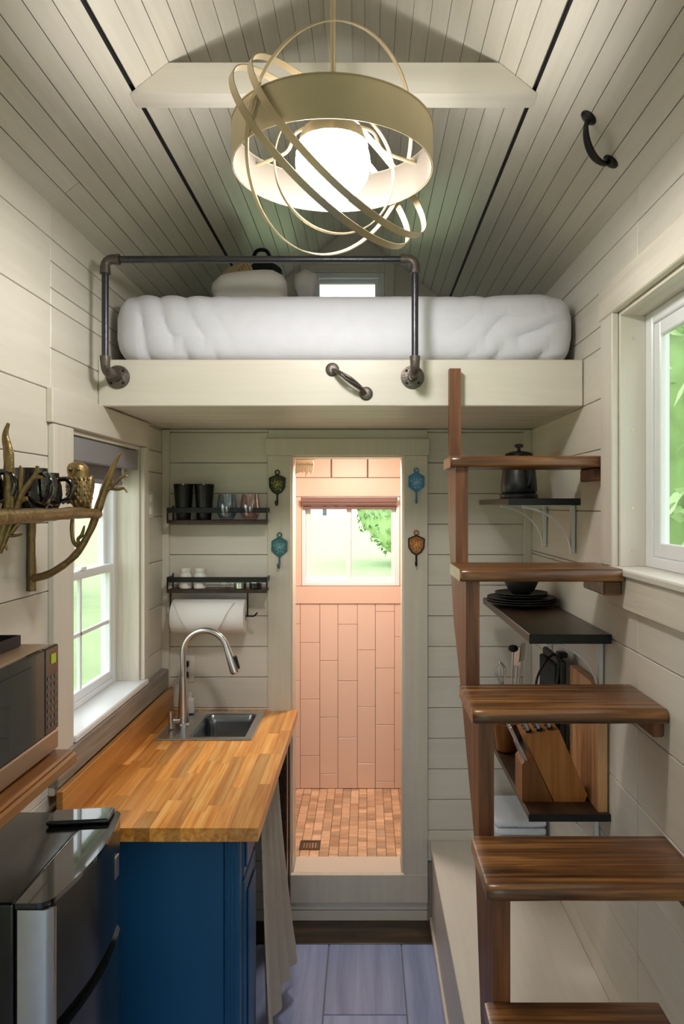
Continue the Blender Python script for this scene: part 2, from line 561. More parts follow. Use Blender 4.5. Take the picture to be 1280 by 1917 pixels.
def side_boards(wall, x0, x1, strips, hole, g=.0011):
    for (y0, y1, zs) in strips:
        for i in range(len(zs) - 1):
            for (a, b, c, d) in holes_cut((y0, y1, zs[i], zs[i + 1]), [(hole[0], hole[1], hole[2] - .023, hole[3])]):
                if b - a > .02 and d - c > .008:
                    link('board', G().box(x0, x1, a + g, b - g, c + g, d - g, .0018), 'paint', wall)
LZ = [0, .2, .4, .6, .8, 1.0, 1.19, 1.38, 1.57, 1.76, 1.945, 2.133, 2.37, 2.558, 2.66]
side_boards(wl, XL - BT, XL, [(Y0, .6, LZ), (.6, 2.02, LZ),
            (2.02, YT, [0, .2, .4, .6, .8, 1.0, 1.19, 1.38, 1.57, 1.76, 1.945, 2.133, 2.25, 2.37, 2.42, 2.495, 2.558, 2.66])], WL)
RZ = [0, .22, .42, .62, .82, 1.02, 1.22, 1.418, 1.60, 1.79, 1.98, 2.135, 2.29, 2.46, 2.56, 2.66]
side_boards(wr, XR, XR + BT, [(Y0, 1.10, RZ), (1.10, 1.905, RZ), (1.905, YT, RZ)], WR)

# back wall with the doorway
g = G()
for (a, b, c, d) in holes_cut((XL - .1, XR + .1, -.1, 2.138), [(DR[0] - .002, DR[1] + .002, .188, DR[3] + .002)]):
    g.box(a, b, YB + BT, YB + .125, c, d)
wb = link('wall_back', g, 'gap', kind='structure', label='cream shiplap wall around the bathroom doorway', cat='wall')
zz = [0, .05] + [1.859 - .1331 * k for k in range(13, -3, -1)] + [2.14]
for i in range(len(zz) - 1):
    for (x0, x1) in ((XL, -.425), (.267, XR)):
        if x0 > 0 and zz[i + 1] < .36: continue
        link('board', G().box(x0, x1, YB, YB + BT, zz[i] + .0012, zz[i + 1] - .0012, .002), 'paint_x', wb)
for i, (a, b) in enumerate(((0, .047), (.05, .088))):
    link('board', G().box(-.425, .267, YB - .004 * i, YB + BT, a + .001, b, .002), 'paint_x', wb)
link('board', G().box(-.425, .267, YB, YB + BT, 2.097, 2.138, .002), 'paint_x', wb)
link('corner_trim', G().box(XL, XL + .031, YB - .016, YB, .92, 2.135, .002), 'paint_z', wb)
link('corner_trim', G().box(XR - .033, XR, YB - .016, YB, .35, 2.135, .002), 'paint_z', wb)

# door casing
dc = thing('door_1', (XC, YB, .09), 'taupe painted casing around the open bathroom doorway', 'door frame', kind='structure')
link('side_casing', G().box(-.425, -.325, YB - .02, YB, .091, 2.0236, .002), 'casing', dc)
link('side_casing', G().box(.1626, .267, YB - .02, YB, .091, 2.0236, .002), 'casing', dc)
link('head_casing', G().box(-.437, .274, YB - .024, YB, 2.0236, 2.096, .002), 'casing', dc)
link('bottom_rail', G().box(-.425, .267, YB - .022, YB, .091, .212, .002), 'casing', dc)
link('jamb', G().box(-.326, -.319, YB - .002, YB + .135, .212, 2.0236), 'casing', dc)
link('jamb', G().box(.1566, .1636, YB - .002, YB + .135, .212, 2.0236), 'casing', dc)
link('head_jamb', G().box(-.319, .1566, YB - .002, YB + .135, 2.0166, 2.0236), 'casing', dc)

# bathroom
bf = link('floor_bathroom', G().box(XL, XR, YB + .125, YT + .1, .1, .192), 'grout', kind='structure',
          label='tan mosaic tiled shower floor beyond the doorway', cat='floor')
random.seed(11)
NC = 15; cw = .0445; x = -.44
for c in range(NC):
    y = YB + .145
    while y < YT - .004:
        L = random.choice([.04, .04, .06, .06, .085, .1])
        y1 = min(y + L, YT)
        if y1 - y > .01 and not (-.335 < x + c * cw + cw / 2 < -.245 and 3.36 < (y + y1) / 2 < 3.45 and False):
            link('tile', G().box(x + c * cw + .001, x + (c + 1) * cw - .001, y + .001, y1 - .001, .192, .2 + random.uniform(-.0006, .0006), .0012), 'mosaic', bf)
        y = y1
bw = None
g = G()
for (a, b, c, d) in holes_cut((XL - .1, XR + .1, 0, 2.12), [WB]):
    g.box(a, b, YT + .01, YT + .11, c, d)
bw = link('wall_bathroom', g, 'grout', kind='structure', label='pink lit tiled shower wall with a sliding window', cat='wall')
colx = [-.480, -.373, -.262, -.160, -.049, .053, .161, .268, .375]
offs = [1274, 1203, 1236.7, 1169, 1216.8, 1145, 1192, 1230]
for i in range(8):
    z1 = EYE - (offs[i] - 945) / 330.0
    js = [z1 + .321 * k for k in range(-5, 4)]
    zs = [.2] + [z for z in js if .215 < z < 1.24] + [1.25]
    for k in range(len(zs) - 1):
        link('tile', G().box(colx[i] + .001, colx[i + 1] - .001, YT, YT + .01, zs[k] + .001, zs[k + 1] - .001, .0015), 'tile', bw)
link('trim_board', G().box(-.60, .45, YT - .008, YT + .01, 1.25, 1.348, .002), 'bathpaint', bw)
link('trim_board', G().box(-.60, .45, YT - .008, YT + .01, 1.857, 1.962, .002), 'bathpaint', bw)
link('trim_board', G().box(-.60, -.366, YT - .006, YT + .01, 1.350, 1.855, .002), 'bathpaint', bw)
link('trim_board', G().box(.192, .45, YT - .006, YT + .01, 1.350, 1.855, .002), 'bathpaint', bw)
px = -.60
for xx in (-.405, -.197, .009, .215, .45):
    link('panel', G().box(px + .004, xx - .004, YT, YT + .01, 1.965, 2.12, .002), 'bathpaint', bw); px = xx
link('wall_bathroom_left', G().box(XL, -.60, YB + .13, YT, .2, 2.11), 'tile', kind='structure', label='pink side wall of the shower', cat='wall')
link('wall_bathroom_right', G().box(.42, XR, YB + .13, YT, .2, 2.11), 'tile', kind='structure', label='pink side wall of the shower with the valve', cat='wall')
link('trim_1', G().box(-.319, .1566, YB, YB + .145, .19, .212, .004), 'curb', kind='structure', label='white threshold in the bathroom doorway', cat='threshold')
bl = thing('bathroom_ceiling_lamp', (-.08, 3.40, 2.075), 'small round warm ceiling lamp inside the bathroom', 'lamp')
link('base', G().lathe([(.09, 2.10), (.095, 2.11)], (-.08, 3.40, 0), 24), 'white', bl, True)
link('diffuser', G().lathe([(.01, 2.072), (.07, 2.076), (.088, 2.088), (.088, 2.10)], (-.08, 3.40, 0), 24), 'bathlamp', bl, True)
dg = thing('floor_drain', at(580, 1581, 3.405) - Vector((0, 0, .0)), 'small dark rectangular drain grate in the mosaic floor', 'drain')
dg.location.z = .2
dx, dy = dg.location.x, dg.location.y
link('frame', G().box(dx - .048, dx + .048, dy - .042, dy - .034, .2, .207, .001).box(dx - .048, dx + .048, dy + .034, dy + .042, .2, .207, .001)
     .box(dx - .048, dx - .04, dy - .034, dy + .034, .2, .207, .001).box(dx + .04, dx + .048, dy - .034, dy + .034, .2, .207, .001), 'drainmetal', dg)
for k in range(6):
    xx = dx - .034 + k * .0136
    link('bar', G().box(xx - .004, xx + .004, dy - .034, dy + .034, .2, .206, .001), 'drainmetal', dg)

# ------------------------------------------------------------------ roof and ceiling
def roofz(x): return ZR - SL * abs(x - XC)
g = G()
o1 = .05
for s in (-1, 1):
    xe = XC + s * .98
    poly = [(XC, ZR + .016), (xe, ZR - SL * .98 + .016), (xe, ZR - SL * .98 + .08), (XC, ZR + .08)]
    g.prism(poly, Y0 - .1, YG + .12)
ce = link('ceiling', g, 'gapdark', kind='structure', label='pitched ceiling of narrow painted boards', cat='ceiling')
def slope_board(s, d0, d1, y0, y1):
    # d: distance from the ridge measured across
    k = SL; c = .0007
    nx, nz = k / math.hypot(1, k) * BT, 1 / math.hypot(1, k) * BT
    pts = []
    a, b = d0 + .0006, d1 - .0006
    A = (XC + s * a, ZR - k * a); B = (XC + s * b, ZR - k * b)
    A2 = (A[0] + s * nx, A[1] + nz); B2 = (B[0] + s * nx, B[1] + nz)
    def mixp(p, q, t): return (p[0] + (q[0] - p[0]) * t, p[1] + (q[1] - p[1]) * t)
    e = c / (b - a)
    poly = [mixp(A, A2, .06), mixp(A, B, e), mixp(B, A, e), mixp(B, B2, .06), B2, A2]
    link('board', G().prism(poly, y0 + .001, y1 - .001), 'ceil', ce)
for s in (-1, 1):
    d = .036
    n1, n2 = 11, 7
    for i in range(n1):
        a = .036 + (.511 - .036) * i / n1; b = .036 + (.511 - .036) * (i + 1) / n1
        slope_board(s, a, b, Y0, YG)
    for i in range(n2):
        a = .519 + (.80 - .519) * i / n2; b = .519 + (.80 - .519) * (i + 1) / n2
        if i == 5 and s < 0:
            slope_board(s, a, b, Y0, 2.02); slope_board(s, a, b, 2.02, YG)
        else:
            slope_board(s, a, b, Y0, YG)
for s in (-1, 1):
    nx, nz = SL / math.hypot(1, SL) * BT, 1 / math.hypot(1, SL) * BT
    A = (XC + s * .5105, ZR - SL * .5105); B = (XC + s * .5195, ZR - SL * .5195)
    link('joint_strip', G().prism([(A[0] + s * nx * .8, A[1] + nz * .8), (B[0] + s * nx * .8, B[1] + nz * .8), (B[0] + s * nx, B[1] + nz), (A[0] + s * nx, A[1] + nz)], Y0, YG), 'black', ce)
link('ridge_board', G().prism([(XC - .038, 3.252), (XC + .038, 3.252), (XC + .045, 3.262), (XC, ZR + .012), (XC - .045, 3.262)], Y0, YG), 'ceil', ce)

# gable walls
def gable(name, y0, y1, z0, hole, label, mat='paint_x'):
    g = G()
    hx0, hx1, hz0, hz1 = hole
    def top(x): return roofz(x) + .012
    g.prism([(XL - .1, z0), (hx0, z0), (hx0, top(hx0)), (XL - .1, top(XL - .1))], y0, y1)
    g.prism([(hx1, z0), (XR + .1, z0), (XR + .1, top(XR + .1)), (hx1, top(hx1))], y0, y1)
    if hz0 > z0: g.prism([(hx0, z0), (hx1, z0), (hx1, hz0), (hx0, hz0)], y0, y1)
    g.prism([(hx0, hz1), (hx1, hz1), (hx1, top(hx1)), (XC, top(XC)), (hx0, top(hx0))], y0, y1)
    return link(name, g, mat, kind='structure', label=label, cat='wall')
gl = gable('wall_loft_end', YG, YG + .1, 2.286, WG, 'grey white end wall of the loft around the small window')
gf = gable('wall_entrance', Y0 - .1, Y0, -.1, (-.78, .62, 0.0, 2.15), 'cream end wall with the glazed entrance doors', 'paint_x')

# collar beam
zb0, zb1 = 2.868, 2.948
def xl(z): return XL + (z - ZE) / SL
def xr(z): return XR - (z - ZE) / SL
link('trim_2', G().prism([(xl(zb0) + .002, zb0), (xr(zb0) - .002, zb0), (xr(zb1) - .002, zb1), (xl(zb1) + .002, zb1)], 1.856, 1.922), 'paint_x', kind='structure',
     label='cream painted collar beam spanning the roof behind the pendant lamp', cat='beam')

# ------------------------------------------------------------------ loft platform
lp = thing('floor_loft', (XC, 3.1, 2.135), 'cream painted sleeping loft platform above the kitchen', 'loft', kind='structure')
link('fascia', G().box(XL + .001, XR - .003, YL, YL + .036, 2.135, 2.288, .003), 'paint_x', lp)
link('deck', G().box(XL, XR, YL + .036, YT + .11, 2.16, 2.285), 'paint_x', lp)
ys = [YL + .036 + (YB - YL - .036) * i / 6 for i in range(7)]
for i in range(6):
    link('soffit_board', G().box(XL, XR, ys[i] + .001, ys[i + 1] - .001, 2.14, 2.16, .002), 'paint_x', lp)
link('soffit_panel', G().box(XL, XR, YB + .13, YT + .01, 2.12, 2.16), 'bathpaint', lp)

# ------------------------------------------------------------------ windows
def vertical_casing(g, *a): return g.box(*a, .003)
# left sash window
w1 = thing('window_1', (XL - .06, 2.477, WL[2]), 'white double hung window with grids above the counter', 'window', kind='structure')
y0, y1, z0, z1 = WL
link('casing', G().box(XL, XL + .018, y0 - .135, y0, 1.0, z1 + .001, .002), 'paint_z', w1)
link('casing', G().box(XL, XL + .018, y1, y1 + .058, z0 - .0, z1, .002), 'paint_z', w1)
link('head_casing', G().box(XL, XL + .018, y0 - .145, y1 + .06, z1 + .004, z1 + .10, .002), 'paint', w1)
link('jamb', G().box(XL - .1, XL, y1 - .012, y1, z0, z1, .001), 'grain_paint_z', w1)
link('jamb', G().box(XL - .1, XL, y0, y0 + .012, z0, z1, .001), 'paint_z', w1)
link('head_jamb', G().box(XL - .1, XL, y0 + .012, y1 - .012, z1 - .012, z1, .001), 'paint', w1)
link('sill', G().box(XL - .1, XL + .026, y0 + .001, y1 + .03, z0 - .022, z0, .004), 'vinyl', w1)
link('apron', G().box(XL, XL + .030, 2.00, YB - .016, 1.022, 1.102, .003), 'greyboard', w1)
xo = XL - .088                                        # inner face of the vinyl
fr = G()
a, b, c, d = y0 + .012, y1 - .012, z0, z1 - .012
fr.box(xo - .05, xo, a, a + .03, c, d, .003).box(xo - .05, xo, b - .03, b, c, d, .003)
fr.box(xo - .05, xo, a + .03, b - .03, c, c + .022, .003).box(xo - .05, xo, a + .03, b - .03, d - .03, d, .003)
link('frame', fr, 'vinyl', w1)
zm = 1.565
def sash(par, name, xa, xb, a, b, c, d, st, mun=True):
    s = link(name, G().box(xa, xb, a, a + st, c, d, .003).box(xa, xb, b - st, b, c, d, .003)
             .box(xa, xb, a + st, b - st, c, c + st, .003).box(xa, xb, a + st, b - st, d - st, d, .003), 'vinyl', par)
    xm = (xa + xb) / 2
    if mun:
        ym = (a + b) / 2
        link('muntin', G().box(xm - .006, xm + .006, ym - .007, ym + .007, c + st, d - st, .002), 'vinyl', s)
        zc = (c + d) / 2
        link('muntin', G().box(xm - .006, xm + .006, a + st, b - st, zc - .007, zc + .007, .002), 'vinyl', s)
    link('pane', G().box(xm - .002, xm + .002, a + st - .004, b - st + .004, c + st - .004, d - st + .004), 'glass', s)
    return s
s1 = sash(w1, 'lower_sash', xo - .024, xo - .002, a + .03, b - .03, c + .022, zm + .02, .03)
sash(w1, 'upper_sash', xo - .048, xo - .026, a + .03, b - .03, zm - .015, d - .03, .03)
link('latch', G().box(xo - .016, xo + .004, 2.455, 2.50, zm + .02, zm + .032, .003), 'vinyl', w1)
rs = thing('roller_shade', (XL - .045, 2.477, 1.90), 'grey roller shade rolled up at the top of the sash window', 'blind')
link('roller', G().lathe([(.028, y0 + .018), (.028, y1 - .018)], (XL - .04, 0, 1.975), 20, 'Y'), 'shade', rs, True)
link('valance', G().box(XL - .012, XL - .004, y0 + .014, y1 - .014, 1.945, 2.018, .003), 'shade', rs)
link('fabric', G().box(XL - .0665, XL - .0645, y0 + .02, y1 - .02, 1.90, 1.975), 'shade', rs)
link('hem_bar', G().box(XL - .071, XL - .06, y0 + .02, y1 - .02, 1.885, 1.90, .003), 'shade', rs)

# right window
w2 = thing('window_2', (XR + .06, 1.45, WR[2]), 'white framed window beside the stairs looking onto foliage', 'window', kind='structure')
y0, y1, z0, z1 = WR
link('casing', G().box(XR - .02, XR, y1, y1 + .10, z0 - .002, z1, .003), 'paint_z', w2)
link('casing', G().box(XR - .02, XR, y0 - .1, y0, z0, z1, .003), 'paint_z', w2)
link('head_casing', G().box(XR - .022, XR, y0 - .11, y1 + .115, z1, z1 + .095, .003), 'grain_paint', w2)
link('jamb', G().box(XR, XR + .12, y1 - .012, y1 + .001, z0, z1, .001), 'paint_z', w2)
link('jamb', G().box(XR, XR + .12, y0, y0 + .012, z0, z1, .001), 'paint_z', w2)
link('head_jamb', G().box(XR, XR + .12, y0 + .012, y1 - .012, z1 - .012, z1, .001), 'grain_paint', w2)
link('sill', G().box(XR - .03, XR + .12, y0 - .1, y1 + .02, z0 - .02, z0, .004), 'paint', w2)
link('apron', G().box(XR - .02, XR, y0 - .1, y1 + .03, z0 - .11, z0 - .02, .003), 'grain_paint', w2)
xo = XR + .071
a, b, c, d = y0 + .012, y1 - .012, z0, z1 - .012
link('frame', G().box(xo, xo + .05, a, a + .045, c, d, .003).box(xo, xo + .05, b - .045, b, c, d, .003)
     .box(xo, xo + .05, a + .045, b - .045, c, c + .03, .003).box(xo, xo + .05, a + .045, b - .045, d - .035, d, .003), 'vinyl', w2)
sash(w2, 'sash', xo + .006, xo + .024, (a + b) / 2 - .02, b - .045, c + .03, d - .035, .04, False)
sash(w2, 'sash', xo + .027, xo + .045, a + .045, (a + b) / 2 + .02, c + .03, d - .035, .04, False)
for (yy, zz_) in ((2.034, 2.28), (2.034, 2.02), (2.034, 1.80), (2.034, 1.68)):
    link('screw', G().cyl((XR + .035, yy - .0016, zz_), (XR + .035, yy + .001, zz_), .004, n=8), 'brass_dark', w2)

# bathroom sliding window
w3 = thing('window_3', (-.087, YT + .03, WB[2]), 'white two pane sliding window in the shower', 'window', kind='structure')
x0, x1, z0, z1 = WB
yo = YT + .012
link('frame', G().box(x0, x0 + .02, yo - .02, yo + .06, z0, z1, .003).box(x1 - .02, x1, yo - .02, yo + .06, z0, z1, .003)
     .box(x0 + .02, x1 - .02, yo - .02, yo + .06, z0, z0 + .02, .003).box(x0 + .02, x1 - .02, yo - .02, yo + .06, z1 - .02, z1, .003), 'vinyl', w3)
def sash_y(par, name, ya, yb, a, b, c, d, st):
    s = link(name, G().box(a, a + st, ya, yb, c, d, .003).box(b - st, b, ya, yb, c, d, .003)
             .box(a + st, b - st, ya, yb, c, c + st, .003).box(a + st, b - st, ya, yb, d - st, d, .003), 'vinyl', par)
    ym = (ya + yb) / 2
    link('pane', G().box(a + st - .004, b - st + .004, ym - .002, ym + .002, c + st - .004, d - st + .004), 'glass', s)
sash_y(w3, 'sliding_sash', yo + .004, yo + .024, -.112, x1 - .02, z0 + .02, z1 - .02, .026)
sash_y(w3, 'fixed_sash', yo + .028, yo + .048, x0 + .02, -.082, z0 + .02, z1 - .02, .026)
r2 = thing('roller_shade', (-.087, YT - .03, 1.80), 'brown roller shade rolled up over the shower window', 'blind')
link('roller', G().lathe([(.02, x0 + .004), (.02, x1 - .02)], (0, YT - .028, 1.822), 18, 'X'), 'shade_warm', r2, True)
link('valance', G().box(x0, x1 - .014, YT - .055, YT - .05, 1.825, 1.852, .002), 'shade_warm', r2)
link('hem_bar', G().box(x0 + .006, x1 - .022, YT - .022, YT - .012, 1.784, 1.802, .003), 'shade_warm', r2)

# loft gable window
w4 = thing('window_4', (-.1, YG + .03, WG[2]), 'small white window at the end of the loft behind the mattress', 'window', kind='structure')
x0, x1, z0, z1 = WG
link('casing', G().box(x0 - .05, x0, YG - .016, YG, z0 - .05, z1 + .05, .002).box(x1, x1 + .05, YG - .016, YG, z0 - .05, z1 + .05, .002)
     .box(x0, x1, YG - .016, YG, z1, z1 + .05, .002).box(x0, x1, YG - .016, YG, z0 - .05, z0, .002), 'paint_x', w4)
link('frame', G().box(x0, x0 + .03, YG - .005, YG + .06, z0, z1, .003).box(x1 - .03, x1, YG - .005, YG + .06, z0, z1, .003)
     .box(x0 + .03, x1 - .03, YG - .005, YG + .06, z0, z0 + .03, .003).box(x0 + .03, x1 - .03, YG - .005, YG + .06, z1 - .03, z1, .003), 'vinyl', w4)
sash_y(w4, 'sash', YG + .02, YG + .045, x0 + .03, x1 - .03, z0 + .03, z1 - .03, .022)

# unseen glazed doors added behind the camera to admit fill daylight
d2 = thing('door_2', (-.08, Y0 - .05, 0), 'white glazed double entrance doors at the end of the room', 'door', kind='structure')
for (a, b) in ((-.78, -.08), (-.08, .62)):
    lf = link('leaf', G().box(a, a + .07, Y0 - .08, Y0 - .03, 0, 2.15, .003).box(b - .07, b, Y0 - .08, Y0 - .03, 0, 2.15, .003)
         .box(a + .07, b - .07, Y0 - .08, Y0 - .03, 0, .14, .003).box(a + .07, b - .07, Y0 - .08, Y0 - .03, 2.06, 2.15, .003), 'vinyl', d2)
    link('pane', G().box(a + .07, b - .07, Y0 - .057, Y0 - .053, .14, 2.06), 'glass', lf)

# ------------------------------------------------------------------ outdoors
link('lawn', G().box(-140, 140, -140, 140, -.75, -.7), 'lawn', label='bright green lawn around the house', cat='lawn', kind='structure')
def tree(loc, r, h, mat, label):
    t = thing('tree', loc, label, 'tree', 'trees around the house')
    g = G().sphere((0, 0, 0), 1, 28, 18)
    vs = []
    for p in g.v:
        q = p.normalized()
        k = 1 + .22 * noise.noise(q * 2.3 + Vector(loc)) + .12 * noise.noise(q * 6 + Vector(loc)) + .07 * noise.noise(q * 13)
        vs.append(Vector((q.x * r * k, q.y * r * k, q.z * h * .5 * k)) + Vector(loc) + Vector((0, 0, h * .55)))
    g.v = vs
    link('crown', g, mat, t, 180)
    lg_ = G(); random.seed(int(loc[0] * 10))
    for q in range(4200):
        p = random.choice(vs); nn = (p - Vector(loc) - Vector((0, 0, h * .55))).normalized()
        p = p + nn * random.uniform(-.05, .12) + Vector([random.uniform(-.12, .12) for _ in range(3)])
        a = Vector([random.uniform(-1, 1) for _ in range(3)]).normalized(); b = a.cross(nn + Vector((.1, .2, .3))).normalized()
        sz = random.uniform(.06, .15)
        lg_.add([p - a * sz, p + b * sz * .5, p + a * sz, p - b * sz * .5], [(0, 1, 2, 3)])
    link('leaves', lg_, 'leaf2' if mat == 'leaf' else 'leaf', t, kind='stuff')
    link('trunk', G().tube([Vector(loc), Vector(loc) + Vector((.05, 0, h * .3)), Vector(loc) + Vector((0, .05, h * .55))], [.14, .11, .07], 10), 'bark', t, True)
tree((4.4, 6.2, -.7), 1.9, 5.4, 'leaf', 'leafy green tree seen through the window beside the stairs')
tree((6.2, 1.6, -.7), 1.9, 4.6, 'leaf2', 'pale leafy tree beyond the window beside the stairs')
tree((6.6, 11.6, -.7), 2.2, 6.0, 'leaf', 'tall green tree farther along the right side of the house')
tree((11.6, 5.8, -.7), 2.0, 6.4, 'leaf2', 'tall pale tree standing behind the others on the right of the house')
tree((7.2, -4.4, -.7), 2.0, 5.0, 'leaf', 'green tree near the entrance end on the right of the house')
tree((-7.0, 9.0, -.7), 2.3, 4.4, 'leaf2', 'green tree beyond the lawn outside the sash window')
tree((-10.5, 17.5, -.7), 3.0, 5.5, 'leaf', 'large green tree far beyond the lawn on the left')
tree((2.6, 30.5, -.7), 3.0, 5.2, 'leaf2', 'distant tree beyond the lawn behind the shower window')
pw = thing('porch', (-.5, 6.8, -.7), 'yellow pine porch post with slate slats outside the shower window', 'porch')
link('post', G().box(-.90, -.78, 6.55, 6.67, -.7, 2.6, .01), 'post', pw)
link('beam', G().box(-1.0, .9, 6.52, 6.70, 2.6, 2.74, .01), 'post', pw)
link('rafter', G().box(-.70, -.30, 6.70, 7.8, 2.66, 2.74, .01), 'post', pw)
for i, (xa, zb) in enumerate(((-.66, 1.46), (-.44, 1.70), (-.34, 1.76))):
    link('slat', G().box(xa, xa + (.09 if i == 0 else .04), 6.9 + i * .4, 6.94 + i * .4, zb, 2.68, .006), 'slate', pw)

# ------------------------------------------------------------------ bed in the loft
def fold(P, nn):
    d = .0018 * noise.noise(P * 8) + .0008 * noise.noise(P * 26)
    fy = max(0, min(1, (2.60 - P.y) / .12))
    def crease(t):                                       # narrow valleys between rounded pleats
        f = abs(math.sin(t)); return f ** .6 - .6
    e = max(0, min(1, (P.x - .24) / .30))                # pleats fanning up to the right end
    if e > 0:
        t = 34 * (P.x * .62 - (P.z - 2.29) * .78) + 2.2 * noise.noise(P * 5)
        d += fy * e * .017 * crease(t) * min(1, max(.15, (.715 - P.x) / .1))
    e = max(0, min(1, (-.42 - P.x) / .25))
    if e > 0:
        t = 40 * (P.x * .9 + (P.z - 2.29) * .35) + 1.8 * noise.noise(P * 5)
        d += fy * e * .013 * crease(t) * min(1, max(.15, (P.x + .865) / .1))
    return d
link('mattress', G().rbox(-.853, .704, 2.405, 3.80, 2.2895, 2.526, .082, (230, 40, 34), fold), 'sheet', None, 60,
     label='thick mattress under a pale grey wrinkled sheet filling the loft', cat='mattress')
def pillow(c, sx, sy, sz, rz, label, ry=0):
    g = G().rbox(-sx, sx, -sy, sy, -sz, sz, sz, 14, lambda P, n: .012 * noise.noise(P * 7 + Vector(c)) - sz * .6 * min(1, (abs(P.x) / sx) ** 3 + (abs(P.y) / sy) ** 3))
    g.xf(Matrix.Translation(c) @ Matrix.Rotation(rz, 4, 'Z') @ Matrix.Rotation(ry, 4, 'Y') @ Matrix.Rotation(.2, 4, 'X'))
    link('pillow', g, 'pillow', None, 60, label=label, cat='pillow', group='pillows on the loft bed')
pillow((-.455, 2.84, 2.622), .20, .16, .10, .1, 'white pillow lying at the left of the loft bed', -.13)
pillow((-.255, 3.13, 2.672), .11, .12, .15, -.1, 'white pillow bunched up beside the small loft window')
bgth = thing('duffel_bag', (-.42, 3.20, 2.526), 'dark fabric bag slumped behind the left pillow', 'bag')
link('body', G().rbox(-.515, -.325, 3.10, 3.30, 2.545, 2.885, .07, 10, lambda P, n: .014 * noise.noise(P * 12) - (.05 * max(0, (P.x + .42) / .095) if P.z > 2.7 else 0)), 'darkcloth', bgth, 60)
link('handle', G().tube(smoothpath([(-.49, 3.12, 2.87), (-.47, 3.11, 2.905), (-.43, 3.11, 2.905), (-.41, 3.12, 2.87)]), .008, 8), 'darkcloth', bgth, True)
cd = thing('cord_throw', (-.56, 3.10, 2.526), 'tan fringed cotton throw heaped at the left of the loft bed', 'throw')
for k in range(5):
    a = k * .014
    link('cord', G().tube(smoothpath([(-.625 + a, 3.02, 2.70), (-.605 + a, 3.02, 2.76 + .006 * k), (-.575 + a, 3.03, 2.80 + .006 * k), (-.55 + a, 3.04, 2.805 + .004 * k), (-.525 + a, 3.04, 2.76), (-.505 + a, 3.04, 2.70)]), .007, 8), 'rope', cd, True)
link('fold', G().rbox(-.64, -.53, 3.02, 3.16, 2.53, 2.765, .04, 8, lambda P, n: .012 * noise.noise(P * 20)), 'rope', cd, 60)

# ------------------------------------------------------------------ pipe railing
xa, xb, yp, zt, zf = -.816, .153, 2.257, 2.578, 2.230
pr = thing('pipe_railing', ((xa + xb) / 2, YL, zf), 'black iron pipe guard rail along the loft edge', 'railing')
link('rail', G().cyl((xa + .03, yp, zt), (xb - .03, yp, zt), .0107, n=20), 'iron', pr, True)
for x in (xa, xb):
    link('upright', G().cyl((x, yp, zf + .03), (x, yp, zt - .03), .0107, n=20), 'iron', pr, True)
    s = 1 if x < 0 else -1
    el = [(x + s * .045, yp, zt)] + [(x + s * .022 * (1 - math.sin(t)), yp, zt - .022 * (1 - math.cos(t))) for t in (0, .4, .8, 1.2, 1.57)] + [(x, yp, zt - .045)]
    link('elbow', G().tube(el, [.0165, .0150, .0145, .0145, .0145, .0150, .0165], 20), 'fitting', pr, True)
    el = [(x, yp, zf + .045)] + [(x, yp + .022 * (1 - math.cos(t)), zf + .022 * (1 - math.sin(t))) for t in (0, .4, .8, 1.2, 1.57)] + [(x, yp + .045, zf)]
    link('elbow', G().tube(el, [.0165, .0150, .0145, .0145, .0145, .0150, .0165], 20), 'fitting', pr, True)
    link('nipple', G().cyl((x, yp + .04, zf), (x, YL - .01, zf), .0107, n=20), 'fitting', pr, True)
    fl_ = link('flange', G().lathe([(.016, -.03), (.017, -.012), (.030, -.008), (.038, -.006), (.039, 0)], (x, YL, zf), 28, 'Y'), 'fitting', pr, True)
    for k in range(4):
        a = PI / 4 + k * PI / 2
        c = (x + .0285 * math.cos(a), YL - .009, zf + .0285 * math.sin(a))
        link('screw', G().sphere(c, .0048, 10, 6, 1, .5, 1), 'black', fl_, True)

def pull_handle(p0, p1, nrm, out, mat, label, disc=.021, rad=.006, flute=False):
    p0, p1, n = Vector(p0), Vector(p1), Vector(nrm).normalized()
    t = thing('grab_handle', (p0 + p1) / 2, label, 'handle')
    for p in (p0, p1):
        rot = n.to_track_quat('Z', 'Y').to_matrix().to_4x4()
        link('mounting_disc', G().lathe([(disc, 0), (disc, .003), (disc * .8, .006), (disc * .4, .008)], (0, 0, 0), 20).xf(Matrix.Translation(p) @ rot), mat, t, True)
    pts = []; rr = []
    N = 16
    for i in range(N + 1):
        s = i / N
        h = out * min(1, math.sin(PI * s) ** .55 if 0 < s < 1 else 0)
        pts.append(p0.lerp(p1, s) + n * (h + .003)); rr.append(rad * (.75 + .55 * math.sin(PI * s)))
    if flute:
        side = (p1 - p0).normalized().cross(n)
        for k in range(4):
            a = k * PI / 2
            q = []
            for i, p in enumerate(pts):
                s = i / N; w_ = .0072 * math.sin(PI * s) ** .7 if 0 < s < 1 else 0
                q.append(p + (side * math.cos(a + s * 2.2) + n * math.sin(a + s * 2.2)) * w_)
            link('twisted_rod', G().tube(q, .0038, 8), mat, t, True)
    else:
        link('grip', G().tube(pts, rr, 12), mat, t, True)
pull_handle(at(622, 692, YL), at(685, 737, YL), (0, -1, 0), .045, 'fitting', 'twisted iron grab handle on the front board of the loft', .0225, .006, True)
nR = Vector((-SL, 0, -1)).normalized()
pull_handle((.5567, 1.8025, EYE + .968), (.6414, 1.8906, EYE + .9005), nR, .035, 'black', 'black curved pull handle screwed to the sloping ceiling', .022, .0075)

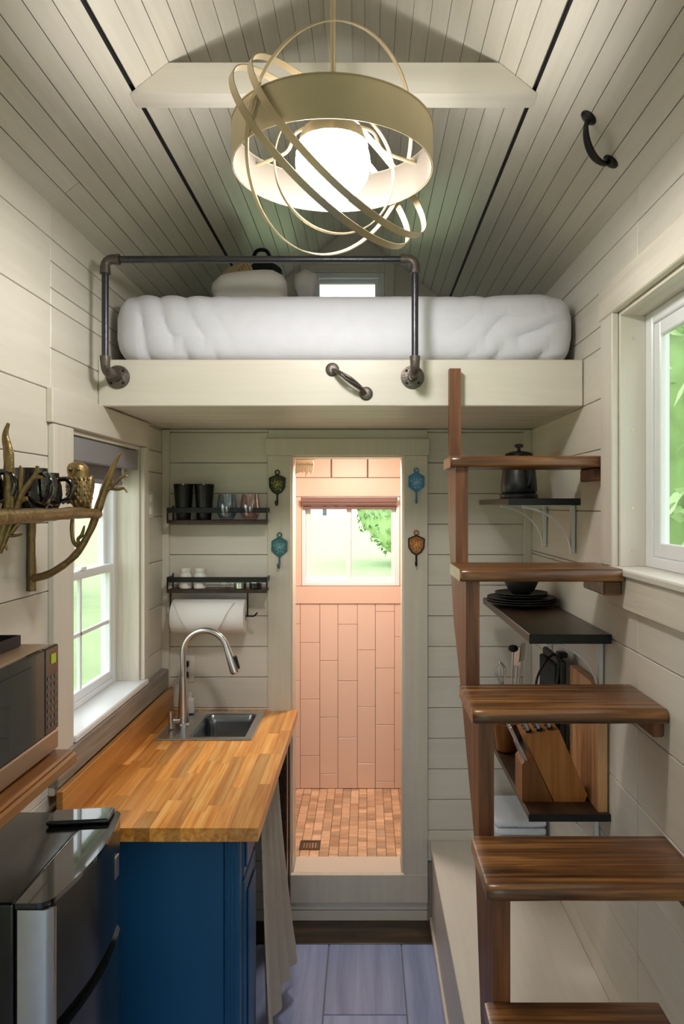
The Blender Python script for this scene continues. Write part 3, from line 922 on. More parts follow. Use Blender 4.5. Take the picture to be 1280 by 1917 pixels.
# ------------------------------------------------------------------ pendant lamp
LC = Vector((-.0735, 1.60, 2.605))
pl = thing('pendant_lamp', LC, 'brass orb pendant lamp with drum shade and glowing globe', 'lamp')
link('rod', G().cyl((LC.x, LC.y, 2.655), (LC.x, LC.y, 3.245), .006, n=14), 'brass', pl, True)
link('canopy', G().lathe([(.012, 3.20), (.055, 3.235), (.06, 3.252)], (LC.x, LC.y, 0), 28), 'brass', pl, True)
zd0, zd1, rd = 2.549, 2.637, .221
def drum(r0, r1, z0, z1, n=64):
    g = G(); vs = []; fs = []
    for i in range(n):
        a = 2 * PI * i / n
        for (r, z) in ((r0, z0), (r1, z0), (r1, z1), (r0, z1)):
            vs.append((LC.x + r * math.cos(a), LC.y + r * math.sin(a), z))
    for i in range(n):
        j = (i + 1) % n
        for k in range(4):
            fs.append([i * 4 + k, i * 4 + (k + 1) % 4, j * 4 + (k + 1) % 4, j * 4 + k])
    return g.add(vs, fs)
ds = link('drum_shade', drum(rd - .0015, rd, zd0, zd1), 'brass_dark', pl, True)
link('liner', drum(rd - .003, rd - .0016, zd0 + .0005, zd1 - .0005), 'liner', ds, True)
link('rim', drum(rd - .003, rd + .0015, zd1 - .002, zd1 + .0005), 'brass', ds, True)
link('globe', G().sphere((LC.x, LC.y, 2.5685), .083, 28, 16), 'globe', pl, True)
link('socket', G().lathe([(.0765, 2.604), (.0785, 2.605), (.067, 2.636), (.044, 2.656), (.020, 2.668), (.012, 2.684), (.008, 2.69)], (LC.x, LC.y, 0), 24), 'brass', pl, True)
for k in range(3):
    a = .5 + k * 2 * PI / 3
    d = Vector((math.cos(a), math.sin(a), 0))
    link('arm', G().tube(smoothpath([LC + d * .03 + Vector((0, 0, .06)), LC + d * .10 + Vector((0, 0, .058)), LC + d * .13 + Vector((0, 0, .02)), LC + d * (rd - .002) + Vector((0, 0, .012))], 5), .0042, 8), 'brass', pl, True)
vd = (LC - Vector((0, 0, EYE))).normalized()
def orb_ring(dc, u, m, ratio, r, wid, mat='brass'):
    u3 = Vector((u[0], 0, u[1])).normalized(); m3 = Vector((m[0], 0, m[1])).normalized()
    v = m3 * ratio - vd * math.sqrt(1 - ratio * ratio)
    n = u3.cross(v).normalized(); v = n.cross(u3).normalized()
    link('ring', G().ring(LC + Vector((dc[0], 0, dc[1])), u3, v, r, wid, .0025), mat, pl, 60)
orb_ring((.006, .0), (.56, .83), (-.83, .56), .70, .232, .012)
orb_ring((.024, -.002), (-.63, .777), (-.777, -.63), .27, .252, .015)
orb_ring((-.014, -.026), (-.63, .777), (-.777, -.63), .27, .252, .015)
orb_ring((.006, -.05), (.3, .95), (-.95, .3), .93, .138, .012)

# ------------------------------------------------------------------ branch shelf, owl, mugs (left wall)
bs = thing('branch_shelf', (XL, 1.66, 1.60), 'cast bronze branch shaped wall shelf beside the sash window', 'shelf')
def br(pts, rs, parent=bs, name='branch', k=6):
    p = smoothpath(pts, k)
    # gnarled: small radius noise
    r = [q * (1 + .16 * noise.noise(v * 40)) for q, v in zip(lerpr(rs, len(p)), p)]
    return link(name, G().tube(p, r, 10), 'bronze', parent, True)
YF, YN = 1.86, 1.45
def F(px, py, d=YF): return at(px, py, d)
br([F(182, 962), (-.690, 1.72, 1.791), (-.693, 1.58, 1.788), F(38, 966, YN), (-.70, 1.25, 1.785)], [.0125, .0135, .0145, .016, .015], name='front_bar')
for (yy, nm) in ((YF + .02, 0), (YN - .02, 1)):
    br([(XL + .013, yy, 1.79), (XL + .011, yy, 1.70), (XL + .012, yy, 1.585)], [.011, .010, .012], name='wall_bar')
    br([(XL + .012, yy, 1.785), (-.78, yy - .004, 1.782), (-.69, yy - .01, 1.785)], [.009, .0085, .0085], name='shelf_bearer')
fa = br([(XL + .012, YF + .02, 1.618), F(95, 1073), F(140, 1040), F(168, 995), F(182, 958), F(194, 922), F(207, 888), F(214, 868), F(226, 847)], [.0105, .010, .010, .009, .010, .011, .009, .006, .003], name='arm')
br([F(194, 922), F(212, 908), F(228, 893), F(241, 884)], [.007, .0055, .0045, .0025], fa, 'twig')
br([F(205, 914), F(220, 916), F(232, 914), F(238, 922)], [.005, .0045, .0035, .002], fa, 'twig')
br([F(228, 893), F(233, 888), F(239, 892)], [.004, .0035, .002], fa, 'twig')
br([F(136, 966), F(134, 990), F(138, 1015), F(150, 1026)], [.005, .0045, .0055, .006], fa, 'twig')
br([F(150, 1026), F(146, 1010), F(153, 1002), F(158, 984)], [.005, .0045, .005, .002], fa, 'twig')
def N_(px, py, d=YN): return at(px, py, d)
na = br([(XL + .012, YN - .02, 1.62), N_(-60, 1060), N_(-8, 1028), N_(8, 985), N_(17, 950), N_(17, 900), N_(16, 850), N_(10, 815), N_(16, 792)], [.010, .010, .011, .012, .014, .012, .010, .0065, .003], name='arm')
br([N_(0, 1035), N_(14, 1000), N_(28, 962), N_(40, 925), N_(56, 902), N_(68, 886), N_(70, 872)], [.005, .0055, .006, .006, .005, .0045, .003], na, 'twig')
br([N_(40, 925), N_(38, 905), N_(40, 880), N_(38, 872)], [.005, .0045, .004, .0025], na, 'twig')
br([N_(60, 897), N_(70, 893), N_(80, 894)], [.0045, .0045, .003], na, 'twig')
br([N_(34, 940), N_(44, 935), N_(51, 933)], [.0045, .005, .004], na, 'twig')
br([N_(2, 1010), N_(20, 998), N_(35, 980), N_(48, 972)], [.0045, .0045, .0045, .003], na, 'twig')
br([N_(16, 850), N_(22, 846), N_(25, 848)], [.004, .0035, .002], na, 'twig')
br([N_(12, 1000), N_(24, 1003), N_(42, 1000)], [.004, .0035, .002], na, 'twig')
br([N_(6, 1012), N_(14, 1030)], [.004, .002], na, 'twig')
for k in range(4):
    xx = -.735 - k * .036
    link('slat', G().box(xx - .008, xx + .008, 1.24, YF + .02, 1.788, 1.796, .002), 'bronze', bs)
# owl perched on the bar
oc = at(149, 910, 1.80)
zb = at(149, 953, 1.80).z
ow = thing('owl_figurine', (oc.x, oc.y, zb), 'bronze owl figurine perched on the front bar of the branch shelf', 'figurine')
prof = [(.012, 0), (.022, .006), (.028, .02), (.032, .04), (.033, .058), (.030, .074), (.027, .084), (.0285, .094), (.0275, .104), (.022, .112), (.012, .117), (.003, .119)]
g = G().lathe(prof, (0, 0, 0), 20)
g.v = [Vector((p.x * .92, p.y * .95, p.z)) + Vector((0, 0, 0)) for p in g.v]
g.v = [p + Vector((-.006 * (p.z / .119 - .5) * 2, 0, 0)) for p in g.v]
link('body', g.move((oc.x, oc.y, zb)), 'bronze', ow, True)
for s in (-1, 1):
    wing = G().sphere((0, 0, 0), 1, 14, 10)
    wing.v = [Vector((p.x * .012, p.y * .018, p.z * .040)) for p in wing.v]
    wing.xf(Matrix.Translation((oc.x + s * .021, oc.y + .004, zb + .046)) @ Matrix.Rotation(s * .18, 4, 'Y'))
    link('wing', wing, 'bronze', ow, True)
for row in range(7):                                # rows of feathers on breast and back
    for c in range(9):
        a = PI + (c + .5 * (row % 2)) * PI / 8
        z = .018 + row * .0095
        r = .0315 - .00018 * abs(row - 3) ** 2
        p = Vector((oc.x + r * .92 * math.cos(a), oc.y + r * .95 * math.sin(a), zb + z))
        if c % 2 == 0 or row % 2 == 0:
            link('feather', G().sphere(p, .0042, 6, 4, 1, .6, 1.3), 'bronze', ow, True)
link('tail', G().box(oc.x + .006, oc.x + .03, oc.y - .004, oc.y + .004, zb - .004, zb + .034, .003), 'bronze', ow)
for s in (-1, 1):
    link('eye', G().sphere((oc.x + s * .010 - .004, oc.y - .0255, zb + .098), .005, 10, 6), 'bronze', ow, True)
link('beak', G().cyl((oc.x - .004, oc.y - .026, zb + .094), (oc.x - .004, oc.y - .031, zb + .086), .004, .001, 8), 'bronze', ow, True)

def mug(loc, ang, sc, label):
    m = thing('mug', loc, label, 'mug', 'mugs on the branch shelf')
    L = Vector(loc)
    pr_ = [(.028, 0), (.034, .004), (.042, .02), (.0445, .04), (.0425, .062), (.037, .078), (.0365, .094), (.034, .094), (.0345, .078), (.040, .06), (.0415, .04), (.039, .02), (.03, .008), (.001, .006)]
    link('body', G().lathe([(r * sc, z * sc) for r, z in pr_], L, 28), 'glaze', m, True)
    d = Vector((math.cos(ang), math.sin(ang), 0)) * sc
    u = Vector((0, 0, sc))
    link('handle', G().tube(smoothpath([L + d * .034 + u * .078, L + d * .055 + u * .078, L + d * .068 + u * .058, L + d * .062 + u * .034, L + d * .042 + u * .020]), [.0065 * sc] * 25, 10), 'glaze', m, True)
    return m
mug((-.772, 1.44, 1.797), .1, 1.0, 'dark glazed mug on the branch shelf nearest the camera')
mug((-.745, 1.60, 1.797), -.5, 1.0, 'black glazed mug with a handle in the middle of the branch shelf')
mug((-.775, 1.735, 1.797), .2, .95, 'dark brown glazed mug on the branch shelf next to the owl')

# ------------------------------------------------------------------ shelves left of the door
def rail_shelf(z, zr, label):
    t = thing('rail_shelf', (-.626, YB, z), label, 'shelf', 'rail shelves left of the doorway')
    x0, x1, y0 = -.838, -.416, 3.030
    link('board', G().box(x0 + .004, x1 - .004, y0 + .004, YB - .002, z, z + .013, .002), 'shelfwood', t)
    link('front_rail', G().box(x0, x1, y0, y0 + .004, zr, zr + .022, .001), 'black', t)
    link('bottom_edge', G().box(x0, x1, y0, y0 + .004, z - .002, z + .012, .001), 'shelfwood', t)
    for x in (x0, x1 - .004):
        link('side_rail', G().box(x, x + .004, y0 + .004, YB - .002, zr, zr + .022, .001), 'black', t)
        link('side_post', G().box(x, x + .004, y0, y0 + .014, z + .010, zr, .001), 'black', t)
        link('side_post', G().box(x, x + .004, YB - .016, YB - .002, z - .004, zr + .03, .001), 'black', t)
    return t
rail_shelf(1.733, 1.776, 'upper dark rail shelf holding tumblers left of the doorway')
rail_shelf(1.441, 1.484, 'lower dark rail shelf with white jars above the paper towels')
zt_ = 1.746
for i, x in enumerate((-.778, -.690)):
    g = G().lathe([(.028, 0), (.030, .003), (.034, .05), (.0415, .148), (.0425, .15), (.040, .15), (.033, .05), (.028, .006), (.001, .006)], (x, 3.075, zt_), 28)
    t = thing('tumbler', (x, 3.075, zt_), ['tall black tapered tumbler at the left end of the upper shelf', 'tall black tapered tumbler beside the clear glasses'][i], 'tumbler', 'black tumblers on the upper shelf')
    link('body', g, 'blackplastic', t, True)
    link('rim', G().lathe([(.0405, .148), (.0432, .148), (.0432, .1525), (.0405, .1525)], (x, 3.075, zt_), 28), 'blackgloss', t, True)
for i, x in enumerate((-.592, -.493)):
    t = thing('wine_glass', (x, 3.07, zt_), ['clear stemless glass with a bluish glint next to the black tumblers', 'clear stemless glass with a pinkish glint at the shelf end nearest the doorway'][i], 'glass', 'clear glasses on the upper shelf')
    link('bowl', G().lathe([(.022, 0), (.030, .004), (.041, .025), (.044, .045), (.040, .08), (.035, .108), (.0335, .108), (.0385, .08), (.042, .045), (.039, .026), (.028, .010), (.001, .009)], (x, 3.07, zt_), 28), ('clear_blue', 'clear_pink')[i], t, True)
    link('rim', G().lathe([(.0338, .106), (.0356, .106), (.0356, .109), (.0338, .109)], (x, 3.07, zt_), 28), 'clear', t, True)
zl_ = 1.454
for i, x in enumerate((-.768, -.706)):
    t = thing('jar', (x, 3.07, zl_), ['white ceramic jar with a lid at the left of the lower shelf', 'white ceramic jar with a lid in second place on the lower shelf'][i], 'jar', 'white jars on the lower shelf')
    link('body', G().lathe([(.024, 0), (.027, .003), (.027, .055), (.022, .064), (.019, .068)], (x, 3.07, zl_), 24), 'white', t, True)
    link('lid', G().lathe([(.0215, .068), (.0225, .070), (.0225, .084), (.020, .087)], (x, 3.07, zl_), 24), 'white', t, True)
    for k in range(4):
        a = -PI / 2 - .28 + k * .19 + .1
        p = (x + .0268 * math.cos(a), 3.07 + .0268 * math.sin(a), zl_ + .046)
        link('printed_mark', G().box(p[0] - .0016, p[0] + .0016, p[1] - .0008, p[1] + .0008, p[2] - .004, p[2] + .004), 'print', t)
for i, (x, m, h, lab) in enumerate(((-.60, 'clear', .032, 'low clear dish on the lower shelf beside the jars'), (-.535, 'steel', .030, 'small steel spice tin on the lower shelf'), (-.470, 'blackplastic', .030, 'small black lidded tin at the doorway end of the lower shelf'))):
    t = thing('tin', (x, 3.07, zl_), lab, 'tin')
    link('body', G().lathe([(.024, 0), (.026, .002), (.026, h * .8), (.024, h * .85)], (x, 3.07, zl_), 22), m, t, True)
    link('lid', G().lathe([(.0268, h * .82), (.0268, h), (.02, h + .002)], (x, 3.07, zl_), 22), 'steel' if m != 'steel' else 'white', t, True)

# paper towel roll on a wire holder
pc = Vector((-.66, 3.045, 1.340)); R_ = .071
pt = thing('paper_towel_roll', (pc.x, pc.y, pc.z - R_), 'white paper towel roll with a folded point under the lower shelf', 'paper towels')
link('roll', G().lathe([(.02, -.152), (R_ - .002, -.152), (R_, -.148), (R_, .148), (R_ - .002, .152), (.02, .152)], pc, 40, 'X'), 'paper', pt, True)
link('core', G().lathe([(.019, -.1525), (.021, -.1525), (.021, .1525), (.019, .1525)], pc, 24, 'X'), 'linen', pt, True)
def flap(u, v):
    a = math.radians(195 - 0) + 0
    th = math.radians(60) + v * math.radians(142)        # from the top over the front
    wd = .128 * (1 - v) + .035 * v
    x = pc.x - .015 + (u - .5) * 2 * wd
    r = R_ + .0025
    return (x, pc.y - r * math.sin(th) if False else pc.y - r * math.sin(th - PI / 6), pc.z + r * math.cos(th - PI / 6))
link('folded_point', G().sheet(flap, 6, 24, .004, (0, -1, .0)), 'paper', pt, True)
ph = thing('towel_holder', (pc.x, pc.y, 1.36), 'black wire holder through the paper towel roll', 'holder')
link('bar', G().tube(smoothpath([(pc.x - .165, pc.y, pc.z), (pc.x, pc.y, pc.z), (pc.x + .165, pc.y, pc.z), (pc.x + .19, pc.y - .02, pc.z + .004), (pc.x + .205, pc.y - .03, pc.z + .018)]), .0035, 8), 'black', ph, True)
link('hanger', G().tube([(pc.x - .165, pc.y, pc.z), (pc.x - .165, pc.y, 1.441)], .0035, 8), 'black', ph, True)
link('hanger', G().tube([(pc.x + .160, pc.y, pc.z), (pc.x + .160, pc.y, 1.441)], .0035, 8), 'black', ph, True)

# ------------------------------------------------------------------ hooks on the door casing
def hook(px, py, mat, label, shape):
    c = at(px, py, YB - .022); yb = YB - .020
    t = thing('wall_hook', (c.x, yb, c.z), label, 'hook', 'cast iron hooks on the door casing')
    if shape == 0:
        out = [(-.036, .028), (-.018, .036), (0, .044), (.018, .036), (.036, .028), (.034, -.012), (.02, -.034), (0, -.046), (-.02, -.034), (-.034, -.012)]
    else:
        out = [(-.034, .026), (0, .046), (.034, .026), (.034, -.018), (0, -.046), (-.034, -.018)]
    pl_ = link('plate', G().prism([(c.x + x, c.z + z) for x, z in out], yb - .006, yb), mat, t)
    inn = [(x * .82, z * .82) for x, z in out]
    for i in range(len(out)):
        j = (i + 1) % len(out)
        link('raised_edge', G().tube([(c.x + out[i][0] * .95, yb - .007, c.z + out[i][1] * .93), (c.x + out[j][0] * .93, yb - .007, c.z + out[j][1] * .93)], .0030, 6), 'black' if shape == 0 else mat, pl_, True)
    random.seed(px)
    for k in range(11):
        a = k * 2.4; r = .004 + .0022 * k
        p0 = Vector((c.x + r * math.cos(a) * .9, yb - .0065, c.z + r * math.sin(a)))
        cu = [p0 + Vector((.0062 * math.cos(a + t), 0, .0062 * math.sin(a + t))) for t in (0, .9, 1.8, 2.7, 3.6, 4.5)]
        link('relief_scroll', G().tube(cu, [.0012, .0017, .002, .002, .0017, .0012], 6), mat + '_relief', pl_, True)
    ring = [(c.x + .009 * math.cos(a), yb - .004, c.z + .052 + .009 * math.sin(a)) for a in [2 * PI * i / 12 for i in range(12)]]
    link('hanging_loop', G().tube(ring, .003, 6, closed=True), mat, t, True)
    link('hook', G().tube(smoothpath([(c.x, yb - .004, c.z - .042), (c.x, yb - .005, c.z - .07), (c.x, yb - .014, c.z - .088), (c.x - .003, yb - .028, c.z - .084), (c.x - .004, yb - .032, c.z - .070)]), .0042, 8), mat if shape else 'black', t, True)
hook(519, 907, 'hook_green', 'black and olive cast iron hook at the upper left of the doorway', 0)
hook(523, 1024, 'hook_teal', 'teal cast iron hook at the lower left of the doorway', 1)
hook(779, 903, 'hook_blue', 'blue cast iron hook at the upper right of the doorway', 1)
hook(779, 1020, 'hook_orange', 'rust orange cast iron hook at the lower right of the doorway', 0)

# fringe hanging in the doorway corner
ft = thing('macrame_fringe', (-.29, 3.29, 1.94), 'tan knotted fringe hanging in the upper left corner of the doorway', 'fringe')
link('rod', G().cyl((-.335, 3.285, 2.018), (-.235, 3.285, 2.018), .004, n=8), 'bronze', ft, True)
random.seed(5)
for k in range(11):
    x = -.318 + k * .0075
    z = 1.95 + random.uniform(-.014, .012)
    link('cord', G().tube(smoothpath([(x, 3.285, 2.016), (x + .002, 3.283, 1.99), (x - .001, 3.284, 1.97), (x + .001, 3.285, z)], 3), .0028, 6), 'rope', ft, True)
    link('knot', G().sphere((x + .002, 3.283, 1.995), .0048, 8, 5), 'rope', ft, True)

# switch and outlet
sw = thing('light_switch', (XL, 2.94, 1.81), 'cream switch plate on the board wall beyond the sash window', 'switch')
link('plate', G().box(XL, XL + .006, 2.905, 2.975, 1.755, 1.865, .002), 'white', sw)
for z in (1.785, 1.835):
    link('rocker', G().box(XL + .006, XL + .011, 2.925, 2.955, z - .016, z + .016, .002), 'white', sw)
ou = thing('wall_outlet', (-.775, YB, 1.10), 'white wall outlet with a black plug behind the faucet', 'outlet')
link('plate', G().box(-.815, -.745, YB - .006, YB, 1.04, 1.155, .002), 'white', ou)
link('plug', G().box(-.785, -.765, YB - .034, YB - .006, 1.11, 1.135, .004), 'blackplastic', ou)
link('plug', G().box(-.785, -.768, YB - .030, YB - .006, 1.06, 1.088, .004), 'blackplastic', ou)

# ------------------------------------------------------------------ counter, sink, faucet
CX0, CX1, CY0, CY1, CZ, CT = -.853, -.297, 1.985, YB - .002, .920, .038
SX0, SX1, SY0, SY1 = -.795, -.434, 2.724, 3.085
ct = thing('countertop', ((CX0 + CX1) / 2, 2.5, CZ - CT), 'butcher block countertop of honey coloured staves with the sink', 'countertop')
random.seed(21)
ns = 13; sw_ = (CX1 - CX0) / ns
hole = (SX0 + .02, SX1 - .02, SY0 + .02, SY1 - .02)
for i in range(ns):
    y = CY0; x0 = CX0 + i * sw_; x1 = x0 + sw_
    first = True
    while y < CY1 - 1e-4:
        L = random.uniform(.10, .34) if first else random.uniform(.18, .42); first = False
        y1 = min(CY1, y + L)
        if CY1 - y1 < .06: y1 = CY1
        for (a, b, c, d) in holes_cut((x0, x1, y, y1), [hole]):
            if b - a > .002 and d - c > .002:
                link('stave', G().box(a + .0001, b - .0001, c + .0001, d - .0001, CZ - CT, CZ, .0004), 'block', ct)
        y = y1
bsx = link('backsplash', G().box(-.853 - .0, -.835, CY0, CY1, CZ + .0005, CZ + .10, .002), 'backsplash', None,
           label='honey wood backsplash strip along the wall behind the counter', cat='backsplash')
sk = thing('sink', ((SX0 + SX1) / 2, (SY0 + SY1) / 2, CZ - .16), 'small square stainless drop in sink', 'sink')
bx0, bx1, by0, by1 = -.672, -.462, SY0 + .032, SY1 - .032
dk = G()
for (a, b, c, d) in holes_cut((SX0, SX1, SY0, SY1), [(bx0, bx1, by0, by1)]):
    dk.box(a, b, c, d, CZ + .0005, CZ + .004)
link('deck', dk, 'steel', sk)
link('rim', G().tube([(SX0, SY0, CZ + .003), (SX1, SY0, CZ + .003)], .003, 8).tube([(SX1, SY0, CZ + .003), (SX1, SY1, CZ + .003)], .003, 8)
     .tube([(SX0, SY1, CZ + .003), (SX1, SY1, CZ + .003)], .003, 8).tube([(SX0, SY0, CZ + .003), (SX0, SY1, CZ + .003)], .003, 8), 'steel', sk, True)
def loop(x0, x1, y0, y1, r, n=6):
    out = []
    for (cx, cy, a0) in ((x1 - r, y1 - r, 0), (x0 + r, y1 - r, PI / 2), (x0 + r, y0 + r, PI), (x1 - r, y0 + r, 1.5 * PI)):
        for k in range(n + 1):
            a = a0 + PI / 2 * k / n
            out.append((cx + r * math.cos(a), cy + r * math.sin(a)))
    return out
lv = [(0, .0045, .03), (.004, .0, .034), (.010, -.03, .034), (.014, -.12, .034), (.03, -.14, .03), (.06, -.145, .02)]
vs = []; fs = []
for (ins, dz, r) in lv:
    lp_ = loop(bx0 - .004 + ins, bx1 + .004 - ins, by0 - .004 + ins, by1 + .004 - ins, r)
    vs += [(x, y, CZ + dz) for x, y in lp_]
n_ = 28
for i in range(len(lv) - 1):
    for k in range(n_):
        fs.append([i * n_ + k, i * n_ + (k + 1) % n_, (i + 1) * n_ + (k + 1) % n_, (i + 1) * n_ + k])
fs.append([(len(lv) - 1) * n_ + k for k in range(n_)])
link('bowl', G().add(vs, fs), 'steel_dark', sk, True)
link('drain', G().lathe([(.03, CZ - .1445), (.028, CZ - .1425), (.012, CZ - .1435)], (-.567, (by0 + by1) / 2, 0), 20), 'steel', sk, True)
fx, fy = -.735, 2.90
fa_ = thing('faucet', (fx, fy, CZ + .004), 'brushed steel gooseneck faucet with pull down sprayer', 'faucet')
link('base', G().lathe([(.030, .004), (.030, .010), (.024, .016), (.021, .06), (.0155, .17), (.0135, .20)], (fx, fy, CZ), 24), 'steel', fa_, True)
zc = CZ + .295; rA = .0915
arc = [(fx, fy, CZ + .19), (fx, fy, CZ + .25)] + [(fx + rA - rA * math.cos(a), fy - .010 * (1 - math.cos(a)), zc + rA * math.sin(a)) for a in [PI * .92 * i / 18 for i in range(19)]]
link('gooseneck', G().tube(arc, .0125, 16), 'steel', fa_, True)
e = Vector(arc[-1]); tdir = (Vector(arc[-1]) - Vector(arc[-2])).normalized()
sp = link('spray_head', G().tube([e, e + tdir * .02, e + tdir * .07, e + tdir * .10, e + tdir * .106], [.0135, .0145, .0185, .0195, .015], 18), 'steel', fa_, True)
link('spray_button', G().box(-.006, .006, -.009, .009, -.028, .028, .004).xf(Matrix.Translation(e + tdir * .06 + Vector((.020, 0, 0))) @ Matrix.Rotation(-.28, 4, 'Y')), 'blackplastic', sp)
link('handle', G().tube([(fx - .012, fy - .022, CZ + .028), (fx - .030, fy - .05, CZ + .034), (fx - .036, fy - .058, CZ + .036)], [.009, .011, .011], 14), 'steel', fa_, True)
link('lever', G().tube([(fx - .034, fy - .056, CZ + .010), (fx - .036, fy - .058, CZ + .075)], [.0105, .0095], 14), 'steel', fa_, True)
sb = thing('soap_bottle', (-.748, 3.06, CZ + .004), 'small clear white soap bottle behind the faucet', 'bottle')
link('body', G().rbox(-.768, -.728, 3.045, 3.075, CZ + .005, CZ + .07, .008, 4), 'white', sb, 60)
link('cap', G().lathe([(.008, .07), (.008, .085), (.012, .086), (.012, .092)], (-.748, 3.06, CZ), 14), 'white', sb, True)

# ------------------------------------------------------------------ navy cabinet, curtain, fridge, microwave
cb = thing('base_cabinet', (-.6, 2.14, 0), 'navy blue base cabinet under the butcher block counter', 'cabinet')
kx = -.352
link('end_panel', G().box(-.84, kx - .045, 2.015, 2.035, .0, CZ - CT - .001, .002), 'blue', cb)
link('corner_stile', G().box(kx - .043, kx, 2.008, 2.05, .0, CZ - CT - .001, .003), 'blue', cb)
for dx_ in (.010, .020, .032):
    link('bead', G().cyl((kx - .043 + dx_, 2.0075, .002), (kx - .043 + dx_, 2.0075, CZ - CT - .002), .003, n=8), 'blue', cb, True)
link('body', G().box(-.84, kx - .018, 2.036, 2.27, .08, CZ - CT - .002), 'blue', cb)
dw = link('drawer_front', G().box(kx - .016, kx + .004, 2.056, 2.262, .745, .872, .004), 'blue', cb)
link('drawer_panel', G().box(kx + .004, kx + .010, 2.075, 2.245, .765, .852, .004), 'blue', dw)
dr = link('door', G().box(kx - .016, kx + .006, 2.056, 2.262, .10, .735, .004), 'blue', cb)
link('door_panel', G().box(kx + .006, kx + .013, 2.095, 2.225, .15, .69, .005), 'blue', dr)
link('side_stile', G().box(kx - .016, kx, 2.266, 2.285, .0, CZ - CT - .002, .002), 'blue', cb)
link('plinth', G().box(-.84, kx - .05, 2.04, 2.27, 0, .08), 'blue', cb)
lg = thing('counter_post', (-.345, 2.98, 0), 'dark post and rail holding up the doorway end of the counter', 'post')
link('post', G().box(-.375, -.325, 2.96, 3.01, 0, CZ - CT - .001, .003), 'shelfwood', lg)
link('rail', G().box(-.372, -.352, 2.30, 2.958, .80, CZ - CT - .001, .003), 'shelfwood', lg)
link('back_post', G().box(-.375, -.325, 3.07, 3.11, 0, CZ - CT - .001, .003), 'shelfwood', lg)
def curt(u, v):
    y = 2.30 + u * .42
    d = v ** 1.4
    wv = .017 * math.sin(u * 24 + v * .8) * (.4 + .6 * v)
    z = .872 - v * (.745 + .012 * math.sin(u * 9))
    return (-.336 + wv + .072 * d * (.25 + u * .75), y + .05 * d * (u - .3), z)
link('curtain', G().sheet(curt, 70, 26, .003, (1, 0, 0)), 'linen', None, 70, label='beige linen curtain hanging under the counter beside the navy cabinet', cat='curtain')

FX0, FX1, FY0, FY1, FZ = -.875, -.652, 1.335, 1.738, 1.071
fg = thing('mini_fridge', (-.75, 1.54, 0), 'black two door mini fridge with steel trim beside the counter', 'fridge')
link('body', G().rbox(FX0, FX1, FY0, FY1, .02, FZ, .006, 3), 'fridge', fg, 60)
for (x, y) in ((FX0 + .03, FY0 + .03), (FX0 + .03, FY1 - .03), (FX1 - .03, FY0 + .03), (FX1 - .03, FY1 - .03)):
    link('foot', G().cyl((x, y, 0), (x, y, .022), .015, n=10), 'blackplastic', fg, True)
def door_poly(x0, x1, y0, y1, bulge=.018, r=.03):
    pts = [(x0, y0)]
    for k in range(7):
        a = -PI / 2 + (PI / 2) * k / 6
        pts.append((x1 - r + r * math.cos(a) - bulge * (1 if k == 0 else 1 - k / 6 * .0), y0 + r + r * math.sin(a)))
    for k in range(1, 8):
        t = k / 8
        pts.append((x1 - bulge + bulge * math.sin(PI * t), y0 + r + (y1 - y0 - 2 * r) * t))
    for k in range(7):
        a = (PI / 2) * k / 6
        pts.append((x1 - r + r * math.cos(a) - bulge, y1 - r + r * math.sin(a)))
    pts.append((x0, y1))
    return pts
dx0, dx1 = FX1 + .004, -.566
for nm, z0, z1 in (('freezer_door', .835, FZ - .008), ('fridge_door', .04, .800)):
    d = link(nm, G().prism(door_poly(dx0, dx1, FY0, FY1), z0, z1, 'Z'), 'fridgedoor', fg, 50)
    link('steel_end', G().prism([(dx0 + .004, FY0 - .003), (dx1 - .03, FY0 - .004), (dx1 - .014, FY0 + .004), (dx1 - .012, FY0 + .012), (dx1 - .03, FY0 + .004), (dx0 + .004, FY0 + .002)], z0 + .002, z1 - .002, 'Z'), 'steel', d, 60)
link('door_cap', G().prism(door_poly(dx0 - .001, dx1 + .001, FY0 - .002, FY1 + .001), FZ - .008, FZ + .002, 'Z'), 'blackgloss', fg, 50)
link('door_gap', G().prism(door_poly(dx0, dx1 - .02, FY0 + .01, FY1 - .01), .80, .835, 'Z'), 'blackplastic', fg, 50)
link('badge', G().box(dx1 - .012, dx1 - .008, FY1 - .085, FY1 - .06, .95, 1.0, .001), 'steel', fg)
phn = thing('phone', at(152, 1526, 1.69), 'black phone lying on the far corner of the fridge', 'phone')
phn.location.z = FZ + .0025
pg = G().rbox(-.070, .070, -.034, .034, 0, .011, .005, 4).xf(Matrix.Translation(phn.location) @ Matrix.Rotation(.12, 4, 'Z'))
link('case', pg, 'blackplastic', phn, 60)
link('screen', G().box(-.066, .066, -.031, .031, .0105, .0116, .0004).xf(Matrix.Translation(phn.location) @ Matrix.Rotation(.12, 4, 'Z')), 'blackgloss', phn)

ms = thing('microwave_shelf', (-.75, 1.2, 1.272), 'reddish wood wall shelf carrying the microwave', 'shelf')
link('board', G().box(XL + .001, -.611, .86, 1.505, 1.276, 1.301, .004), 'cherry', ms)
link('front_lip', G().box(-.612, -.602, .86, 1.505, 1.272, 1.296, .004), 'cherry', ms)
for y in (1.0, 1.42):
    link('bracket', G().prism([(XL + .002, 1.276), (-.66, 1.276), (XL + .002, 1.15)], y - .01, y + .01), 'black', ms)
mw = thing('microwave', (-.75, 1.23, 1.3015), 'dark glass microwave with coppery trim on the wall shelf', 'microwave')
MX = -.639
link('body', G().rbox(XL + .012, MX - .012, .98, 1.498, 1.306, 1.522, .006, 3), 'copper', mw, 60)
for (x, y) in ((-.85, 1.02), (-.85, 1.46), (-.67, 1.02), (-.67, 1.46)):
    link('foot', G().cyl((x, y, 1.3012), (x, y, 1.307), .01, n=10), 'blackplastic', mw, True)
